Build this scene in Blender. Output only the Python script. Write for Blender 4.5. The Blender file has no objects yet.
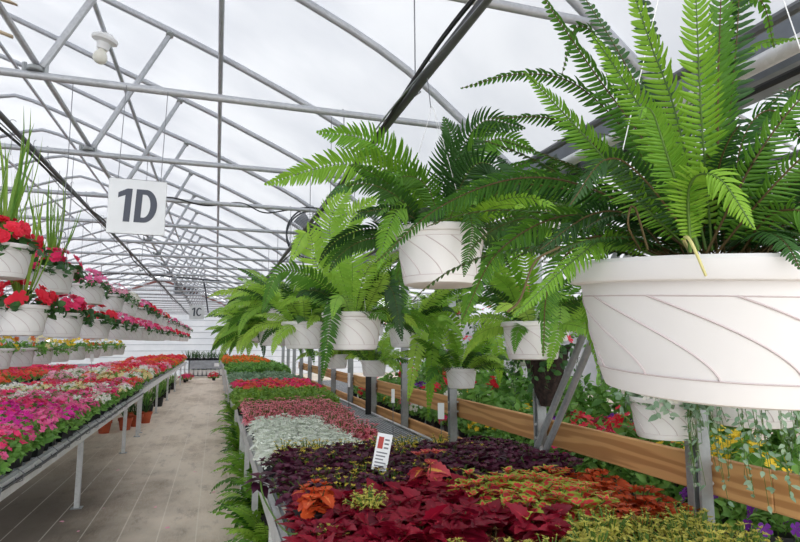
import bpy, math, random
import numpy as np
from mathutils import Vector, Matrix

SC = bpy.context.scene
COL = SC.collection
rng = np.random.default_rng(7)
random.seed(7)
PI = math.pi

# ------------------------------------------------------------------ camera
FPX = 570.0
CX, CY = 400.0, 271.0
PH = math.atan(72 / FPX)
TH = math.atan(184 / (FPX / math.cos(PH)))
CF = np.array([math.sin(TH) * math.cos(PH), math.cos(TH) * math.cos(PH), math.sin(PH)])
CR = np.array([math.cos(TH), -math.sin(TH), 0.0])
CU = np.cross(CR, CF)
CAM = np.array([0, 0, 1.6])


def at(x, y, d):
    """surveyed point: a direction of sight and a distance give a place in the house"""
    return CAM + (CF + CR * (x - CX) / FPX + CU * (CY - y) / FPX) * d


cd = bpy.data.cameras.new('camera')
cd.sensor_width = 36
cd.lens = FPX * 36 / 800
cd.clip_start = 0.02
cd.clip_end = 400
cam = bpy.data.objects.new('camera', cd)
COL.objects.link(cam)
M = Matrix(((CR[0], CU[0], -CF[0], CAM[0]), (CR[1], CU[1], -CF[1], CAM[1]), (CR[2], CU[2], -CF[2], CAM[2]), (0, 0, 0, 1)))
cam.matrix_world = M
SC.camera = cam


# ------------------------------------------------------------------ colours and materials
def lin(c):
    if isinstance(c, str):
        c = tuple(int(c[i:i + 2], 16) for i in (0, 2, 4))
    f = lambda v: (v / 255 / 12.92) if v / 255 <= .04045 else ((v / 255 + .055) / 1.055) ** 2.4
    return (f(c[0]), f(c[1]), f(c[2]), 1)


class NT:
    def __init__(s, name):
        s.m = bpy.data.materials.new(name)
        s.m.use_nodes = True
        s.t = s.m.node_tree
        s.t.nodes.clear()
        s.out = s.n('ShaderNodeOutputMaterial')

    def n(s, typ, **kw):
        nd = s.t.nodes.new(typ)
        for k, v in kw.items():
            setattr(nd, k, v)
        return nd

    def l(s, a, b):
        s.t.links.new(a, b)

    def val(s, sock, v):
        if hasattr(v, 'links') or isinstance(v, bpy.types.NodeSocket):
            s.l(v, sock)
        else:
            sock.default_value = v

    def mix(s, f, a, b, blend='MIX'):
        nd = s.n('ShaderNodeMix', data_type='RGBA', blend_type=blend)
        s.val(nd.inputs[0], f)
        s.val(nd.inputs[6], a)
        s.val(nd.inputs[7], b)
        return nd.outputs[2]

    def math(s, op, a, b=0.0, clamp=False):
        nd = s.n('ShaderNodeMath', operation=op, use_clamp=clamp)
        s.val(nd.inputs[0], a)
        s.val(nd.inputs[1], b)
        return nd.outputs[0]

    def ramp(s, f, lo, hi, a=0.0, b=1.0):
        nd = s.n('ShaderNodeMapRange', interpolation_type='SMOOTHSTEP')
        s.val(nd.inputs[0], f)
        for i, v in enumerate((lo, hi, a, b)):
            nd.inputs[i + 1].default_value = v
        return nd.outputs[0]

    def noise(s, scale, detail=3, vec=None, rough=.55):
        nd = s.n('ShaderNodeTexNoise')
        nd.inputs['Scale'].default_value = scale
        nd.inputs['Detail'].default_value = detail
        nd.inputs['Roughness'].default_value = rough
        if vec is None:
            vec = s.n('ShaderNodeTexCoord').outputs['Object']
        s.l(vec, nd.inputs['Vector'])
        return nd.outputs['Fac']

    def scaled(s, sx, sy, sz):
        tc = s.n('ShaderNodeTexCoord')
        mp = s.n('ShaderNodeMapping')
        mp.inputs['Scale'].default_value = (sx, sy, sz)
        s.l(tc.outputs['Object'], mp.inputs['Vector'])
        return mp.outputs['Vector']

    def principled(s, col, rough=.5, metal=0.0, spec=.5):
        p = s.n('ShaderNodeBsdfPrincipled')
        s.val(p.inputs['Base Color'], col)
        s.val(p.inputs['Roughness'], rough)
        p.inputs['Metallic'].default_value = metal
        p.inputs['Specular IOR Level'].default_value = spec
        return p

    def bump(s, h, strength=.3, dist=.01):
        b = s.n('ShaderNodeBump')
        b.inputs['Strength'].default_value = strength
        b.inputs['Distance'].default_value = dist
        s.l(h, b.inputs['Height'])
        return b.outputs['Normal']

    def done(s, sh):
        s.l(sh, s.out.inputs['Surface'])
        return s.m


def plain(name, col, rough=.5, metal=0.0, spec=.5, vary=.12, scale=8):
    t = NT(name)
    c = lin(col)
    d = tuple(v * (1 - vary * 2) for v in c[:3]) + (1,)
    cc = t.mix(t.ramp(t.noise(scale, 4), .3, .7), c, d)
    return t.done(t.principled(cc, rough, metal, spec).outputs[0])


def leaf_mat(name, base, dark, edge=None, edge_at=.75, mid=None, mid_w=.18, mid_len=1.1, trans=.35, rough=.45, spot=None, spec=.35, spot_scale=120):
    """leaf: uv.x runs across the blade, uv.y from stalk to tip, var is a chance number of each leaf"""
    t = NT(name)
    uv = t.n('ShaderNodeUVMap')
    uv.uv_map = 'leaf'
    sep = t.n('ShaderNodeSeparateXYZ')
    t.l(uv.outputs[0], sep.inputs[0])
    va = t.n('ShaderNodeAttribute')
    va.attribute_name = 'var'
    oi = t.n('ShaderNodeObjectInfo')
    v = t.math('ADD', t.math('MULTIPLY', va.outputs['Fac'], .75), t.math('MULTIPLY', oi.outputs['Random'], .25))
    col = t.mix(v, lin(dark), lin(base))
    ax = t.math('ABSOLUTE', t.math('SUBTRACT', t.math('MULTIPLY', sep.outputs[0], 2), 1))
    if spot:
        col = t.mix(t.ramp(t.noise(spot_scale, 2), .56, .64), col, lin(spot))
    if mid:
        nz = t.math('MULTIPLY', t.math('SUBTRACT', t.noise(60, 2), .5), .5)
        w = t.math('ADD', t.math('ADD', ax, nz), t.math('MULTIPLY', t.math('POWER', sep.outputs[1], 3), .5))
        col = t.mix(t.ramp(w, mid_w, mid_w + .18, 1, 0), col, lin(mid))
    if edge:
        ed = t.math('MAXIMUM', ax, t.math('MULTIPLY', sep.outputs[1], .98))
        col = t.mix(t.ramp(ed, edge_at, edge_at + .1), col, lin(edge))
    p = t.principled(col, rough, 0, spec)
    tr = t.n('ShaderNodeBsdfTranslucent')
    t.l(t.mix(.25, col, t.mix(1.0, col, (1.0, 1.0, .5, 1), 'MULTIPLY')), tr.inputs['Color'])
    mx = t.n('ShaderNodeMixShader')
    mx.inputs[0].default_value = trans
    t.l(p.outputs[0], mx.inputs[1])
    t.l(tr.outputs[0], mx.inputs[2])
    return t.done(mx.outputs[0])


def metal_mat(name, col, rough=.45, metal=.75):
    t = NT(name)
    c = lin(col)
    d = tuple(v * .72 for v in c[:3]) + (1,)
    vo = t.n('ShaderNodeTexVoronoi')
    vo.inputs['Scale'].default_value = 60
    t.l(t.n('ShaderNodeTexCoord').outputs['Object'], vo.inputs['Vector'])
    cc = t.mix(t.math('MULTIPLY', t.math('ADD', t.ramp(t.noise(5, 4), .3, .7), vo.outputs['Color']), .5), c, d)
    return t.done(t.principled(cc, rough, metal).outputs[0])


def mat_film():
    t = NT('poly_film')
    nz = t.noise(1.0, 5, t.scaled(.5, .9, 1.4))
    col = t.mix(t.ramp(nz, .35, .7), (.375, .38, .395, 1), (.29, .298, .322, 1))
    tl = t.n('ShaderNodeBsdfTranslucent')
    t.l(col, tl.inputs['Color'])
    tp = t.n('ShaderNodeBsdfTransparent')
    tp.inputs['Color'].default_value = (.9, .92, .95, 1)
    m1 = t.n('ShaderNodeMixShader')
    m1.inputs[0].default_value = .06
    t.l(tl.outputs[0], m1.inputs[1])
    t.l(tp.outputs[0], m1.inputs[2])
    df = t.n('ShaderNodeBsdfDiffuse')
    df.inputs['Color'].default_value = (.85, .87, .9, 1)
    m2 = t.n('ShaderNodeMixShader')
    m2.inputs[0].default_value = .25
    t.l(m1.outputs[0], m2.inputs[1])
    t.l(df.outputs[0], m2.inputs[2])
    return t.done(m2.outputs[0])


def mat_floor():
    t = NT('ground_cover')
    tc = t.n('ShaderNodeTexCoord').outputs['Object']
    sep = t.n('ShaderNodeSeparateXYZ')
    t.l(tc, sep.inputs[0])
    dirt = t.ramp(t.noise(1.1, 6, t.scaled(1, .35, 1), .65), .42, .68)
    c = t.mix(dirt, lin((238, 222, 202)), lin((196, 176, 154)))
    c = t.mix(t.ramp(t.noise(4.5, 5, t.scaled(1.3, .5, 1), .7), .5, .75, 0, .55), c, lin((138, 120, 102)))
    c = t.mix(t.ramp(t.noise(90, 2, t.scaled(1, .12, 1)), .45, .62, 0, .35), c, lin((238, 228, 214)))
    # tracked-in damp soil along the near bench, with under-bench shade painted in
    soil_shade = t.math('MULTIPLY', t.ramp(sep.outputs[1], 6.5, 10.0, 1, 0), t.ramp(t.math('ADD', sep.outputs[0], t.math('MULTIPLY', t.noise(1.6, 5), 1.2)), -.9, .75, 1, 0))
    c = t.mix(t.math('MULTIPLY', soil_shade, .88), c, lin((80, 71, 62)))
    # woven marker threads every foot
    fr = t.math('ABSOLUTE', t.math('SUBTRACT', t.math('FRACT', t.math('DIVIDE', t.math('ADD', sep.outputs[0], 30.4 + .15), .303)), .5))
    ln = t.math('MULTIPLY', t.ramp(fr, .012, .022, 1, 0), t.ramp(t.noise(7, 3, t.scaled(.2, 1, 1)), .25, .45))
    c = t.mix(t.math('MULTIPLY', ln, .42), c, lin((248, 240, 226)))
    p = t.principled(c, .8, 0, .25)
    wv = t.noise(220, 2)
    t.l(t.bump(wv, .25, .004), p.inputs['Normal'])
    return t.done(p.outputs[0])


def mat_wood():
    t = NT('pine_board')
    wv = t.n('ShaderNodeTexWave', wave_type='RINGS', rings_direction='Y')
    wv.inputs['Scale'].default_value = 4.5
    wv.inputs['Distortion'].default_value = 11
    wv.inputs['Detail'].default_value = 3
    wv.inputs['Detail Scale'].default_value = 1.2
    t.l(t.scaled(.8, .12, 1.6), wv.inputs['Vector'])
    c = t.mix(t.ramp(wv.outputs['Fac'], .2, .9), lin((216, 166, 110)), lin((186, 134, 84)))
    c = t.mix(t.ramp(t.noise(3, 4, t.scaled(1, .3, 1)), .5, .8, 0, .5), c, lin((140, 98, 62)))
    p = t.principled(c, .65, 0, .3)
    return t.done(p.outputs[0])


def mat_siding():
    t = NT('white_siding')
    sep = t.n('ShaderNodeSeparateXYZ')
    t.l(t.n('ShaderNodeTexCoord').outputs['Object'], sep.inputs[0])
    c = t.mix(t.ramp(t.noise(1.2, 3), .3, .7), lin((232, 235, 238)), lin((214, 219, 224)))
    p = t.principled(c, .5)
    tr = t.n('ShaderNodeBsdfTranslucent')
    tr.inputs['Color'].default_value = (.8, .82, .85, 1)
    mx = t.n('ShaderNodeMixShader')
    mx.inputs[0].default_value = .16
    t.l(p.outputs[0], mx.inputs[1])
    t.l(tr.outputs[0], mx.inputs[2])
    return t.done(mx.outputs[0])


def emis_off(name, col):
    return plain(name, col, .35)


FILM = mat_film()
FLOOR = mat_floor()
WOOD = mat_wood()
SIDING = mat_siding()
STEEL = metal_mat('galvanised_steel', (226, 227, 228), .45, .3)
STEELD = metal_mat('weathered_galvanised_steel', (172, 177, 179), .5, .45)
TUBE = metal_mat('truss_tube', (194, 197, 203), .42, .35)
CONDUIT = metal_mat('dull_conduit', (112, 114, 118), .5, .5)
BLACK = plain('black_plastic', (30, 31, 34), .5)
DKGREY = plain('dark_grey_metal', (72, 76, 82), .55, .2)
GUTTER = plain('gutter_grey', (128, 134, 142), .5, .3)
WHITEP = plain('white_pot_plastic', (231, 229, 228), .42, vary=.03)
RIDGE = plain('pot_ridge_plastic', (204, 192, 193), .5, vary=.04)
WIRE = metal_mat('steel_wire', (140, 143, 148), .4, .6)
PLWHITE = plain('white_plastic', (240, 240, 240), .4, vary=.02)
SIGNM = plain('sign_board', (226, 229, 232), .5, vary=.03)
INK = plain('sign_lettering', (74, 79, 92), .6, vary=.03)
SOIL = plain('potting_soil', (52, 38, 30), .95, scale=60, vary=.3)
TERRA = plain('terracotta', (196, 92, 58), .75)
COIR = plain('dark_coir', (62, 48, 42), .95, scale=45, vary=.38)
BULB = plain('frosted_bulb', (238, 236, 224), .3, vary=.01)
GREY = plain('zinc_sheet', (176, 182, 190), .5, .3)
STICK = plain('cedar_lath', (214, 194, 164), .7)
REDTRIM = plain('weathered_red_trim', (150, 96, 88), .7)
MESHM = metal_mat('expanded_bench_mesh', (182, 188, 194), .5, .3)
TAGM = plain('tag_card', (240, 242, 244), .5, vary=.02)
TAGRED = plain('tag_red_print', (196, 60, 50), .5)
TAGINK = plain('tag_grey_print', (130, 132, 140), .5)
STEMG = plain('green_stem', (88, 122, 46), .6)
STEMB = plain('brown_stem', (92, 76, 40), .7)

FERN = leaf_mat('fern_leaf', (104, 156, 50), (50, 98, 34), trans=.36, rough=.42)
FERNB = leaf_mat('fern_leaf_young', (150, 194, 62), (94, 150, 46), trans=.4, rough=.42)
FERNY = leaf_mat('fern_leaf_bright', (184, 220, 92), (122, 176, 64), trans=.42, rough=.42)  # brightened fern copy, light put into the colour for the shaded far ferns
FERND = leaf_mat('fern_leaf_old', (66, 110, 46), (26, 60, 28), trans=.25, rough=.42)
LEAFG = leaf_mat('mid_green_leaf', (150, 198, 98), (84, 138, 62), trans=.35)
LEAFD = leaf_mat('dark_green_leaf', (82, 128, 62), (44, 82, 44), trans=.25)
LEAFL = leaf_mat('light_green_leaf', (158, 190, 82), (96, 146, 56), trans=.35)
PETAL = {}


def petal(name, a, b):
    if name not in PETAL:
        PETAL[name] = leaf_mat(name + '_petal', a, b, trans=.3, rough=.55, spec=.2)
    return PETAL[name]


# ------------------------------------------------------------------ mesh builder
class G:
    def __init__(s):
        s.v, s.f, s.uv, s.va, s.mi = [], [], [], [], []
        s.n = 0

    def add(s, v, faces, uv=None, var=.5, mi=0):
        v = np.asarray(v, float).reshape(-1, 3)
        b = s.n
        s.v.append(v)
        s.uv.append(np.zeros((len(v), 2)) if uv is None else np.asarray(uv, float))
        s.va.append(np.full(len(v), var) if np.isscalar(var) else np.asarray(var, float))
        s.f.extend([tuple(b + i for i in q) for q in faces])
        s.mi.extend([mi] * len(faces))
        s.n += len(v)
        return s

    def box(s, lo, hi, mi=0, mat=None):
        lo, hi = np.array(lo, float), np.array(hi, float)
        v = np.array([[(lo, hi)[i][0], (lo, hi)[j][1], (lo, hi)[k][2]] for i in (0, 1) for j in (0, 1) for k in (0, 1)])
        if mat is not None:
            v = v @ np.array(mat)[:3, :3].T + np.array(mat)[:3, 3]
        return s.add(v, [(0, 1, 3, 2), (4, 6, 7, 5), (0, 4, 5, 1), (2, 3, 7, 6), (0, 2, 6, 4), (1, 5, 7, 3)], mi=mi)

    def bbox(s, lo, hi, b=.004, mi=0):
        """box with chamfered vertical and long edges"""
        lo, hi = np.array(lo, float), np.array(hi, float)
        x0, y0, z0 = lo
        x1, y1, z1 = hi
        ring = lambda i, z: [(x0 + i, y0 + i + b, z), (x0 + i + b, y0 + i, z), (x1 - i - b, y0 + i, z), (x1 - i, y0 + i + b, z), (x1 - i, y1 - i - b, z), (x1 - i - b, y1 - i, z), (x0 + i + b, y1 - i, z), (x0 + i, y1 - i - b, z)]
        rs = [ring(b, z0), ring(0, z0 + b), ring(0, z1 - b), ring(b, z1)]
        v = [p for r in rs for p in r]
        f = [(k * 8 + i, k * 8 + (i + 1) % 8, k * 8 + 8 + (i + 1) % 8, k * 8 + 8 + i) for k in range(3) for i in range(8)]
        f += [tuple(range(7, -1, -1)), tuple(range(24, 32))]
        return s.add(v, f, mi=mi)

    def tube(s, path, r, seg=8, mi=0, closed=False, cap=True, var=.5):
        P = np.asarray(path, float)
        n = len(P)
        T = np.gradient(P, axis=0) if not closed else (np.roll(P, -1, 0) - np.roll(P, 1, 0))
        T /= np.linalg.norm(T, axis=1)[:, None] + 1e-12
        ref = np.array([0, 0, 1.0]) if abs(T[0][2]) < .9 else np.array([1.0, 0, 0])
        nv = np.cross(T[0], ref)
        nv /= np.linalg.norm(nv)
        R = np.broadcast_to(np.asarray(r, float), (n,))
        vs = []
        for i in range(n):
            nv = nv - T[i] * (nv @ T[i])
            nv /= np.linalg.norm(nv) + 1e-12
            bv = np.cross(T[i], nv)
            for k in range(seg):
                a = 2 * PI * k / seg
                vs.append(P[i] + R[i] * (math.cos(a) * nv + math.sin(a) * bv))
        f = []
        m = n if closed else n - 1
        for i in range(m):
            j = (i + 1) % n
            f += [(i * seg + k, i * seg + (k + 1) % seg, j * seg + (k + 1) % seg, j * seg + k) for k in range(seg)]
        if cap and not closed:
            f += [tuple(range(seg - 1, -1, -1)), tuple((n - 1) * seg + k for k in range(seg))]
        return s.add(vs, f, mi=mi, var=var)

    def lathe(s, prof, seg=32, mi=0, at=(0, 0, 0)):
        vs, f = [], []
        for (r, z) in prof:
            for k in range(seg):
                a = 2 * PI * k / seg
                vs.append((at[0] + r * math.cos(a), at[1] + r * math.sin(a), at[2] + z))
        for i in range(len(prof) - 1):
            f += [(i * seg + k, i * seg + (k + 1) % seg, (i + 1) * seg + (k + 1) % seg, (i + 1) * seg + k) for k in range(seg)]
        return s.add(vs, f, mi=mi)

    def disc(s, c, r, seg=24, mi=0, h=0.0):
        vs = [(c[0] + r * math.cos(2 * PI * k / seg), c[1] + r * math.sin(2 * PI * k / seg), c[2]) for k in range(seg)] + [(c[0], c[1], c[2] + h)]
        return s.add(vs, [(k, (k + 1) % seg, seg) for k in range(seg)], mi=mi)

    def mesh(s, name, mats, smooth=True):
        me = bpy.data.meshes.new(name)
        V = np.concatenate(s.v) if s.v else np.zeros((0, 3))
        me.from_pydata(V.tolist(), [], s.f)
        UV = np.concatenate(s.uv)
        VA = np.concatenate(s.va)
        li = np.empty(len(me.loops), dtype=np.int32)
        me.loops.foreach_get('vertex_index', li)
        ul = me.uv_layers.new(name='leaf')
        ul.data.foreach_set('uv', UV[li].astype(np.float32).ravel())
        a = me.attributes.new('var', 'FLOAT', 'POINT')
        a.data.foreach_set('value', VA.astype(np.float32))
        for m in mats if isinstance(mats, (list, tuple)) else [mats]:
            me.materials.append(m)
        me.polygons.foreach_set('material_index', np.array(s.mi, dtype=np.int32))
        if smooth:
            me.polygons.foreach_set('use_smooth', np.ones(len(s.f), dtype=bool))
            if smooth != 'all':
                try:
                    me.set_sharp_from_angle(angle=math.radians(38))
                except Exception:
                    pass
        me.update()
        return me


def link(name, me, parent=None):
    o = bpy.data.objects.new(name, me)
    COL.objects.link(o)
    if parent is not None:
        o.parent = parent
    return o


def obj(name, g, mats, parent=None, smooth=True):
    return link(name, g.mesh(name, mats, smooth), parent)


def tag(o, label, cat, group=None):
    o['label'] = label
    o['category'] = cat
    if group:
        o['group'] = group
    return o


def thing(name, label, cat, loc=(0, 0, 0), rz=0.0, group=None, scale=1.0):
    o = bpy.data.objects.new(name, None)
    o.empty_display_size = .05
    COL.objects.link(o)
    o.location = loc
    o.rotation_euler = (0, 0, rz)
    o.scale = (scale,) * 3
    return tag(o, label, cat, group)


def struct(o):
    o['kind'] = 'structure'
    return o


def dup(root, loc, rz=0.0, label=None, group=None, scale=1.0, tilt=(0, 0)):
    r = root.copy()
    COL.objects.link(r)
    r.location = loc
    r.rotation_euler = (tilt[0], tilt[1], rz)
    r.scale = (scale,) * 3
    if label:
        r['label'] = label
    if group:
        r['group'] = group
    for ch in list(root.children):
        c = ch.copy()
        COL.objects.link(c)
        c.parent = r
        for g in ch.children:
            d = g.copy()
            COL.objects.link(d)
            d.parent = c
    return r


def catmull(pts, n):
    P = np.array(pts, float)
    P = np.vstack([2 * P[0] - P[1], P, 2 * P[-1] - P[-2]])
    out = []
    m = len(P) - 3
    for i in range(m):
        p0, p1, p2, p3 = P[i:i + 4]
        k = max(2, n // m)
        for t in np.linspace(0, 1, k, endpoint=(i == m - 1)):
            out.append(.5 * ((2 * p1) + (-p0 + p2) * t + (2 * p0 - 5 * p1 + 4 * p2 - p3) * t * t + (-p0 + 3 * p1 - 3 * p2 + p3) * t ** 3))
    out = np.array(out)
    d = np.concatenate([[0], np.cumsum(np.linalg.norm(np.diff(out, axis=0), axis=1))])
    q = np.linspace(0, d[-1], n)
    return np.stack([np.interp(q, d, out[:, i]) for i in range(3)], 1)


def nrm(v):
    return v / (np.linalg.norm(v) + 1e-12)


# ------------------------------------------------------------------ leaf shapes
def blade(rows, prof, L, W, fold=.25, droop=.3, tooth=0.0, cols=3):
    """flat-grown leaf along +y in unit frame: x across, z up"""
    vs, uv = [], []
    n = len(prof)
    for i in range(n):
        t = i / (n - 1)
        w = prof[i] * W * .5 * (1 + tooth * (1 if i % 2 else -1))
        a = droop * t
        y = L * (math.sin(a) / droop if droop else t)
        z = -L * ((1 - math.cos(a)) / droop if droop else 0)
        for k in range(cols):
            u = -1 + 2 * k / (cols - 1)
            vs.append((u * w, y, z + abs(u) * w * fold))
            uv.append((u * .5 + .5, t))
    f = [(i * cols + k, i * cols + k + 1, i * cols + cols + k + 1, i * cols + cols + k) for i in range(n - 1) for k in range(cols - 1)]
    return np.array(vs), f, np.array(uv)


def place(g, leaf, o, d, up, s=1.0, var=.5, mi=0):
    """put a leaf with its stalk at o, pointing along d, its face towards up"""
    y = nrm(np.asarray(d, float))
    x = np.cross(y, up)
    if np.linalg.norm(x) < 1e-4:
        x = np.cross(y, (1, 0, .1))
    x = nrm(x)
    z = np.cross(x, y)
    v, f, uv = leaf
    g.add(np.asarray(o) + s * (v[:, :1] * x + v[:, 1:2] * y + v[:, 2:] * z), f, uv, var, mi)


OVATE = [.15, .62, .92, 1.0, .95, .8, .58, .32, .04]
OVATE5 = [.2, .9, 1.0, .65, .05]
HEART = [.55, .95, 1.0, .9, .72, .5, .25, .03]
STRAP = [.7, .9, 1.0, .9, .6, .05]
LOBED = [.15, .5, .95, .45, 1.0, .4, .8, .3, .5, .05]
COLEUS_L = blade(0, [.25, .85, .82, 1.0, .88, .92, .72, .7, .45, .4, .03], 1, .78, .22, .7, .06)
COLEUS_P = blade(0, [.25, .8, .78, 1.0, .86, .84, .62, .58, .34, .26, .02], 1, .62, .3, .6, .06)
COLEUS_M = blade(0, HEART, 1, .72, .2, .6, .05)
PURPLEAF = blade(0, LOBED, 1, .85, .2, .5)
SMALL = blade(0, OVATE5, 1, .52, .25, .5)
ROUND = blade(0, [.4, .95, 1, .8, .1], 1, .85, .2, .6)
NARROW = blade(0, STRAP, 1, .2, .3, .5)
FROND_LOBED = blade(0, LOBED, 1, .6, .2, .5)
SPEAR = blade(0, [.6, .8, .9, 1, .9, .7, .45, .04], 1, .026, .5, .35)


def ball_dir(r, lo=0.0):
    a = r.uniform(0, 2 * PI)
    z = r.uniform(lo, 1)
    q = math.sqrt(1 - z * z)
    return np.array([q * math.cos(a), q * math.sin(a), z])


# ------------------------------------------------------------------ fern fronds
def pinna_rows(near):
    if near:
        return blade(0, [.55, 1.0, .92, .85, .72, .5, .12], 1, 1, .18, .45, .05)
    return blade(0, [.7, 1.0, .8, .1], 1, 1, .0, .5, 0, 2)


PIN_NEAR, PIN_FAR = pinna_rows(True), pinna_rows(False)


def frond(g, path, pl=.04, near=True, face=None, face_w=.5, mi=0, stem_mi=1, r=None, stem_r=.0016, bare=.1, var=None, sp=None, ruffle=.25):
    """one feather-shaped fern frond along a path of points from base to tip"""
    r = r or rng
    P = np.asarray(path)
    n = len(P)
    T = np.gradient(P, axis=0)
    T /= np.linalg.norm(T, axis=1)[:, None] + 1e-12
    az = P[-1] - P[0]
    az[2] = 0
    if np.linalg.norm(az) < .03:
        az = np.array([math.cos(r.uniform(0, 6)), math.sin(r.uniform(0, 6)), 0])
    hs = nrm(np.cross(nrm(az), (0, 0, 1)))
    v0 = r.uniform(.1, .9) if var is None else var
    L = np.linalg.norm(np.diff(P, axis=0), axis=1).sum()
    pin = PIN_NEAR if near else PIN_FAR
    step = L / (n - 1)
    for i in range(int(n * bare), n):
        t = i / (n - 1)
        side = hs
        if face is not None:
            fs = np.cross(T[i], nrm(face - P[i]))
            if fs @ hs < 0:
                fs = -fs
            side = nrm(hs * (1 - face_w) + nrm(fs) * face_w)
        side = nrm(side - T[i] * (side @ T[i]))
        up = np.cross(side, T[i])
        tt = (t - bare) / (1 - bare)
        env = min(1, .35 + 2.2 * tt) * (1 - tt ** 2.6) + .06
        l = pl * env
        for sgn in (-1, 1):
            d = nrm(side * sgn * 1.0 + T[i] * (.22 + .5 * tt) - up * r.uniform(-.05, ruffle) + r.normal(0, .05, 3))
            w = step * (.92 if pl > .05 else .78)
            v, f, uv = pin
            lv = v * np.array([w, l, l])
            y = d
            swp = (lv[:, 1:2] / l) ** 2 * l * r.uniform(.05, .28)
            x = nrm(np.cross(y, up))
            z = np.cross(x, y)
            g.add(P[i] + lv[:, :1] * x + lv[:, 1:2] * y + lv[:, 2:] * z + swp * T[i], f, uv, np.clip(v0 + r.normal(0, .1), 0, 1), mi)
    g.tube(P, np.linspace(stem_r, stem_r * .35, n), 4, mi=stem_mi, cap=False)


def arch_path(o, az, elev, L, sag, n, r):
    """a stem that leaves at an elevation and bends over under its weight"""
    p = np.array(o, float)
    out = [p.copy()]
    e = elev
    tw = r.normal(0, .35)
    for i in range(n - 1):
        t = i / (n - 1)
        e -= sag * (0.25 + 1.5 * t) / (n - 1)
        a = az + tw * t
        p = p + L / (n - 1) * np.array([math.cos(a) * math.cos(e), math.sin(a) * math.cos(e), math.sin(e)])
        out.append(p.copy())
    return np.array(out)


# ------------------------------------------------------------------ pots
def pot_parts(rt=.165, rb=.128, h=.195, seg=48, ribs=11):
    b = G()
    prof = [(0, 0.004), (rb - .02, 0.0), (rb - .004, .004), (rb, .014)]
    r_top = rt - .015
    for i in range(1, 9):
        t = i / 8
        prof.append((rb + (r_top - rb) * t ** .85, .014 + (h - .04) * t))
    prof += [(r_top, h - .024)]
    b.lathe(prof, seg)
    b.lathe([(r_top - .004, h - .026), (rb + (r_top - rb) * .5 - .006, h * .45), (rb - .005, .02)], seg)
    rim = G()
    rim.lathe([(r_top - .003, h - .026), (rt - .002, h - .024), (rt, h - .02), (rt + .001, h - .004), (rt - .002, h), (rt - .009, h - .001), (rt - .016, h - .03)], seg)
    rb_ = G()
    for k in range(ribs):
        pts = []
        a0 = 2 * PI * k / ribs
        for t in np.linspace(0, 1, 22):
            z = (h - .04) * (1 - t) + .028 * t
            zz = max(0, min(1, (z - .014) / (h - .04)))
            rr = rb + (r_top - rb) * zz ** .85
            a = a0 + .95 * (1 - (1 - t) ** 1.5)
            pts.append(((rr + .0005) * math.cos(a), (rr + .0005) * math.sin(a), z))
        rb_.tube(pts, .0017 if ribs < 12 else .0012, 5)
    zz = (.03 - .014) / (h - .04)
    rr = rb + (r_top - rb) * zz ** .85
    ring = [((rr + .0003) * math.cos(a), (rr + .0003) * math.sin(a), .028) for a in np.linspace(0, 2 * PI, 60, endpoint=False)]
    rb_.tube(ring, .0009, 4, closed=True)
    zz = (h - .04 - .014) / (h - .04)
    rr = rb + (r_top - rb) * zz ** .85
    rb_.tube([((rr + .0002) * math.cos(a), (rr + .0002) * math.sin(a), h - .04) for a in np.linspace(0, 2 * PI, 60, endpoint=False)], .0008, 4, closed=True)
    so = G()
    so.disc((0, 0, h - .03), r_top - .006, 28, h=.008)
    return b, rim, rb_, so


POT = {}


def pot_meshes(key, **kw):
    if key not in POT:
        b, rim, ribs, so = pot_parts(**kw)
        POT[key] = (b.mesh('pot', WHITEP), rim.mesh('rim', WHITEP), ribs.mesh('swirl_rib', RIDGE), so.mesh('soil', SOIL))
    return POT[key]


def add_pot(root, key='std', **kw):
    b, rim, ribs, so = pot_meshes(key, **kw)
    p = link('pot', b, root)
    link('rim', rim, p)
    link('swirl_rib', ribs, p)
    link('soil', so, root)
    return p


def add_hanger(root, h, top, r=.16, off=(0, 0)):
    """four strands from the rim up to a hook over the pipe, root coordinates"""
    g = G()
    for k in range(3):
        a = 2 * PI * (k + .35) / 3
        g.tube([(r * math.cos(a), r * math.sin(a), h - .012), (off[0] * .5 + .06 * r * math.cos(a), off[1] * .5 + .06 * r * math.sin(a), h + (top - h) * .72), (off[0] * .72, off[1] * .72, h + (top - h) * .76)], .0008, 4)
    ho = G()
    z0 = h + (top - h) * .74
    hook = [(off[0] * .72, off[1] * .72, z0), (off[0], off[1], top - .05)]
    hook += [(off[0] + .022 * math.sin(a), off[1], top + .0 - .022 + .022 * (1 - math.cos(a))) for a in np.linspace(.2, 3.9, 9)]
    ho.tube(hook, .0018, 5)
    hg = obj('hanger', g, PLWHITE, root)
    obj('hook', ho, WIRE, hg)


# ================================================================== THE HOUSE
FR = [1.98 + 1.31 * k for k in range(-1, 22)]      # bow frames along the house
ZCH = 2.994
BACK = 30.6
GX = 1.95
bowR = [(1.95, 2.66), (1.72, 2.86), (1.466, 3.06), (1.22, 3.26), (.85, 3.49), (.4, 3.70), (-.05, 3.90), (-.5, 4.08), (-.98, 4.26), (-1.54, 4.49), (-2.05, 4.69), (-2.45, 4.84), (-2.7, 4.9)]
bow = bowR + [(-5.4 - x, z) for x, z in bowR[-2::-1]]
bowc = catmull([(x, 0, z) for x, z in bow], 49)
LGX = -7.35

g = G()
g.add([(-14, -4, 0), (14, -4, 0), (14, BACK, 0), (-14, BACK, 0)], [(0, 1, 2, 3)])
struct(obj('floor', g, FLOOR, smooth=False))


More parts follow.
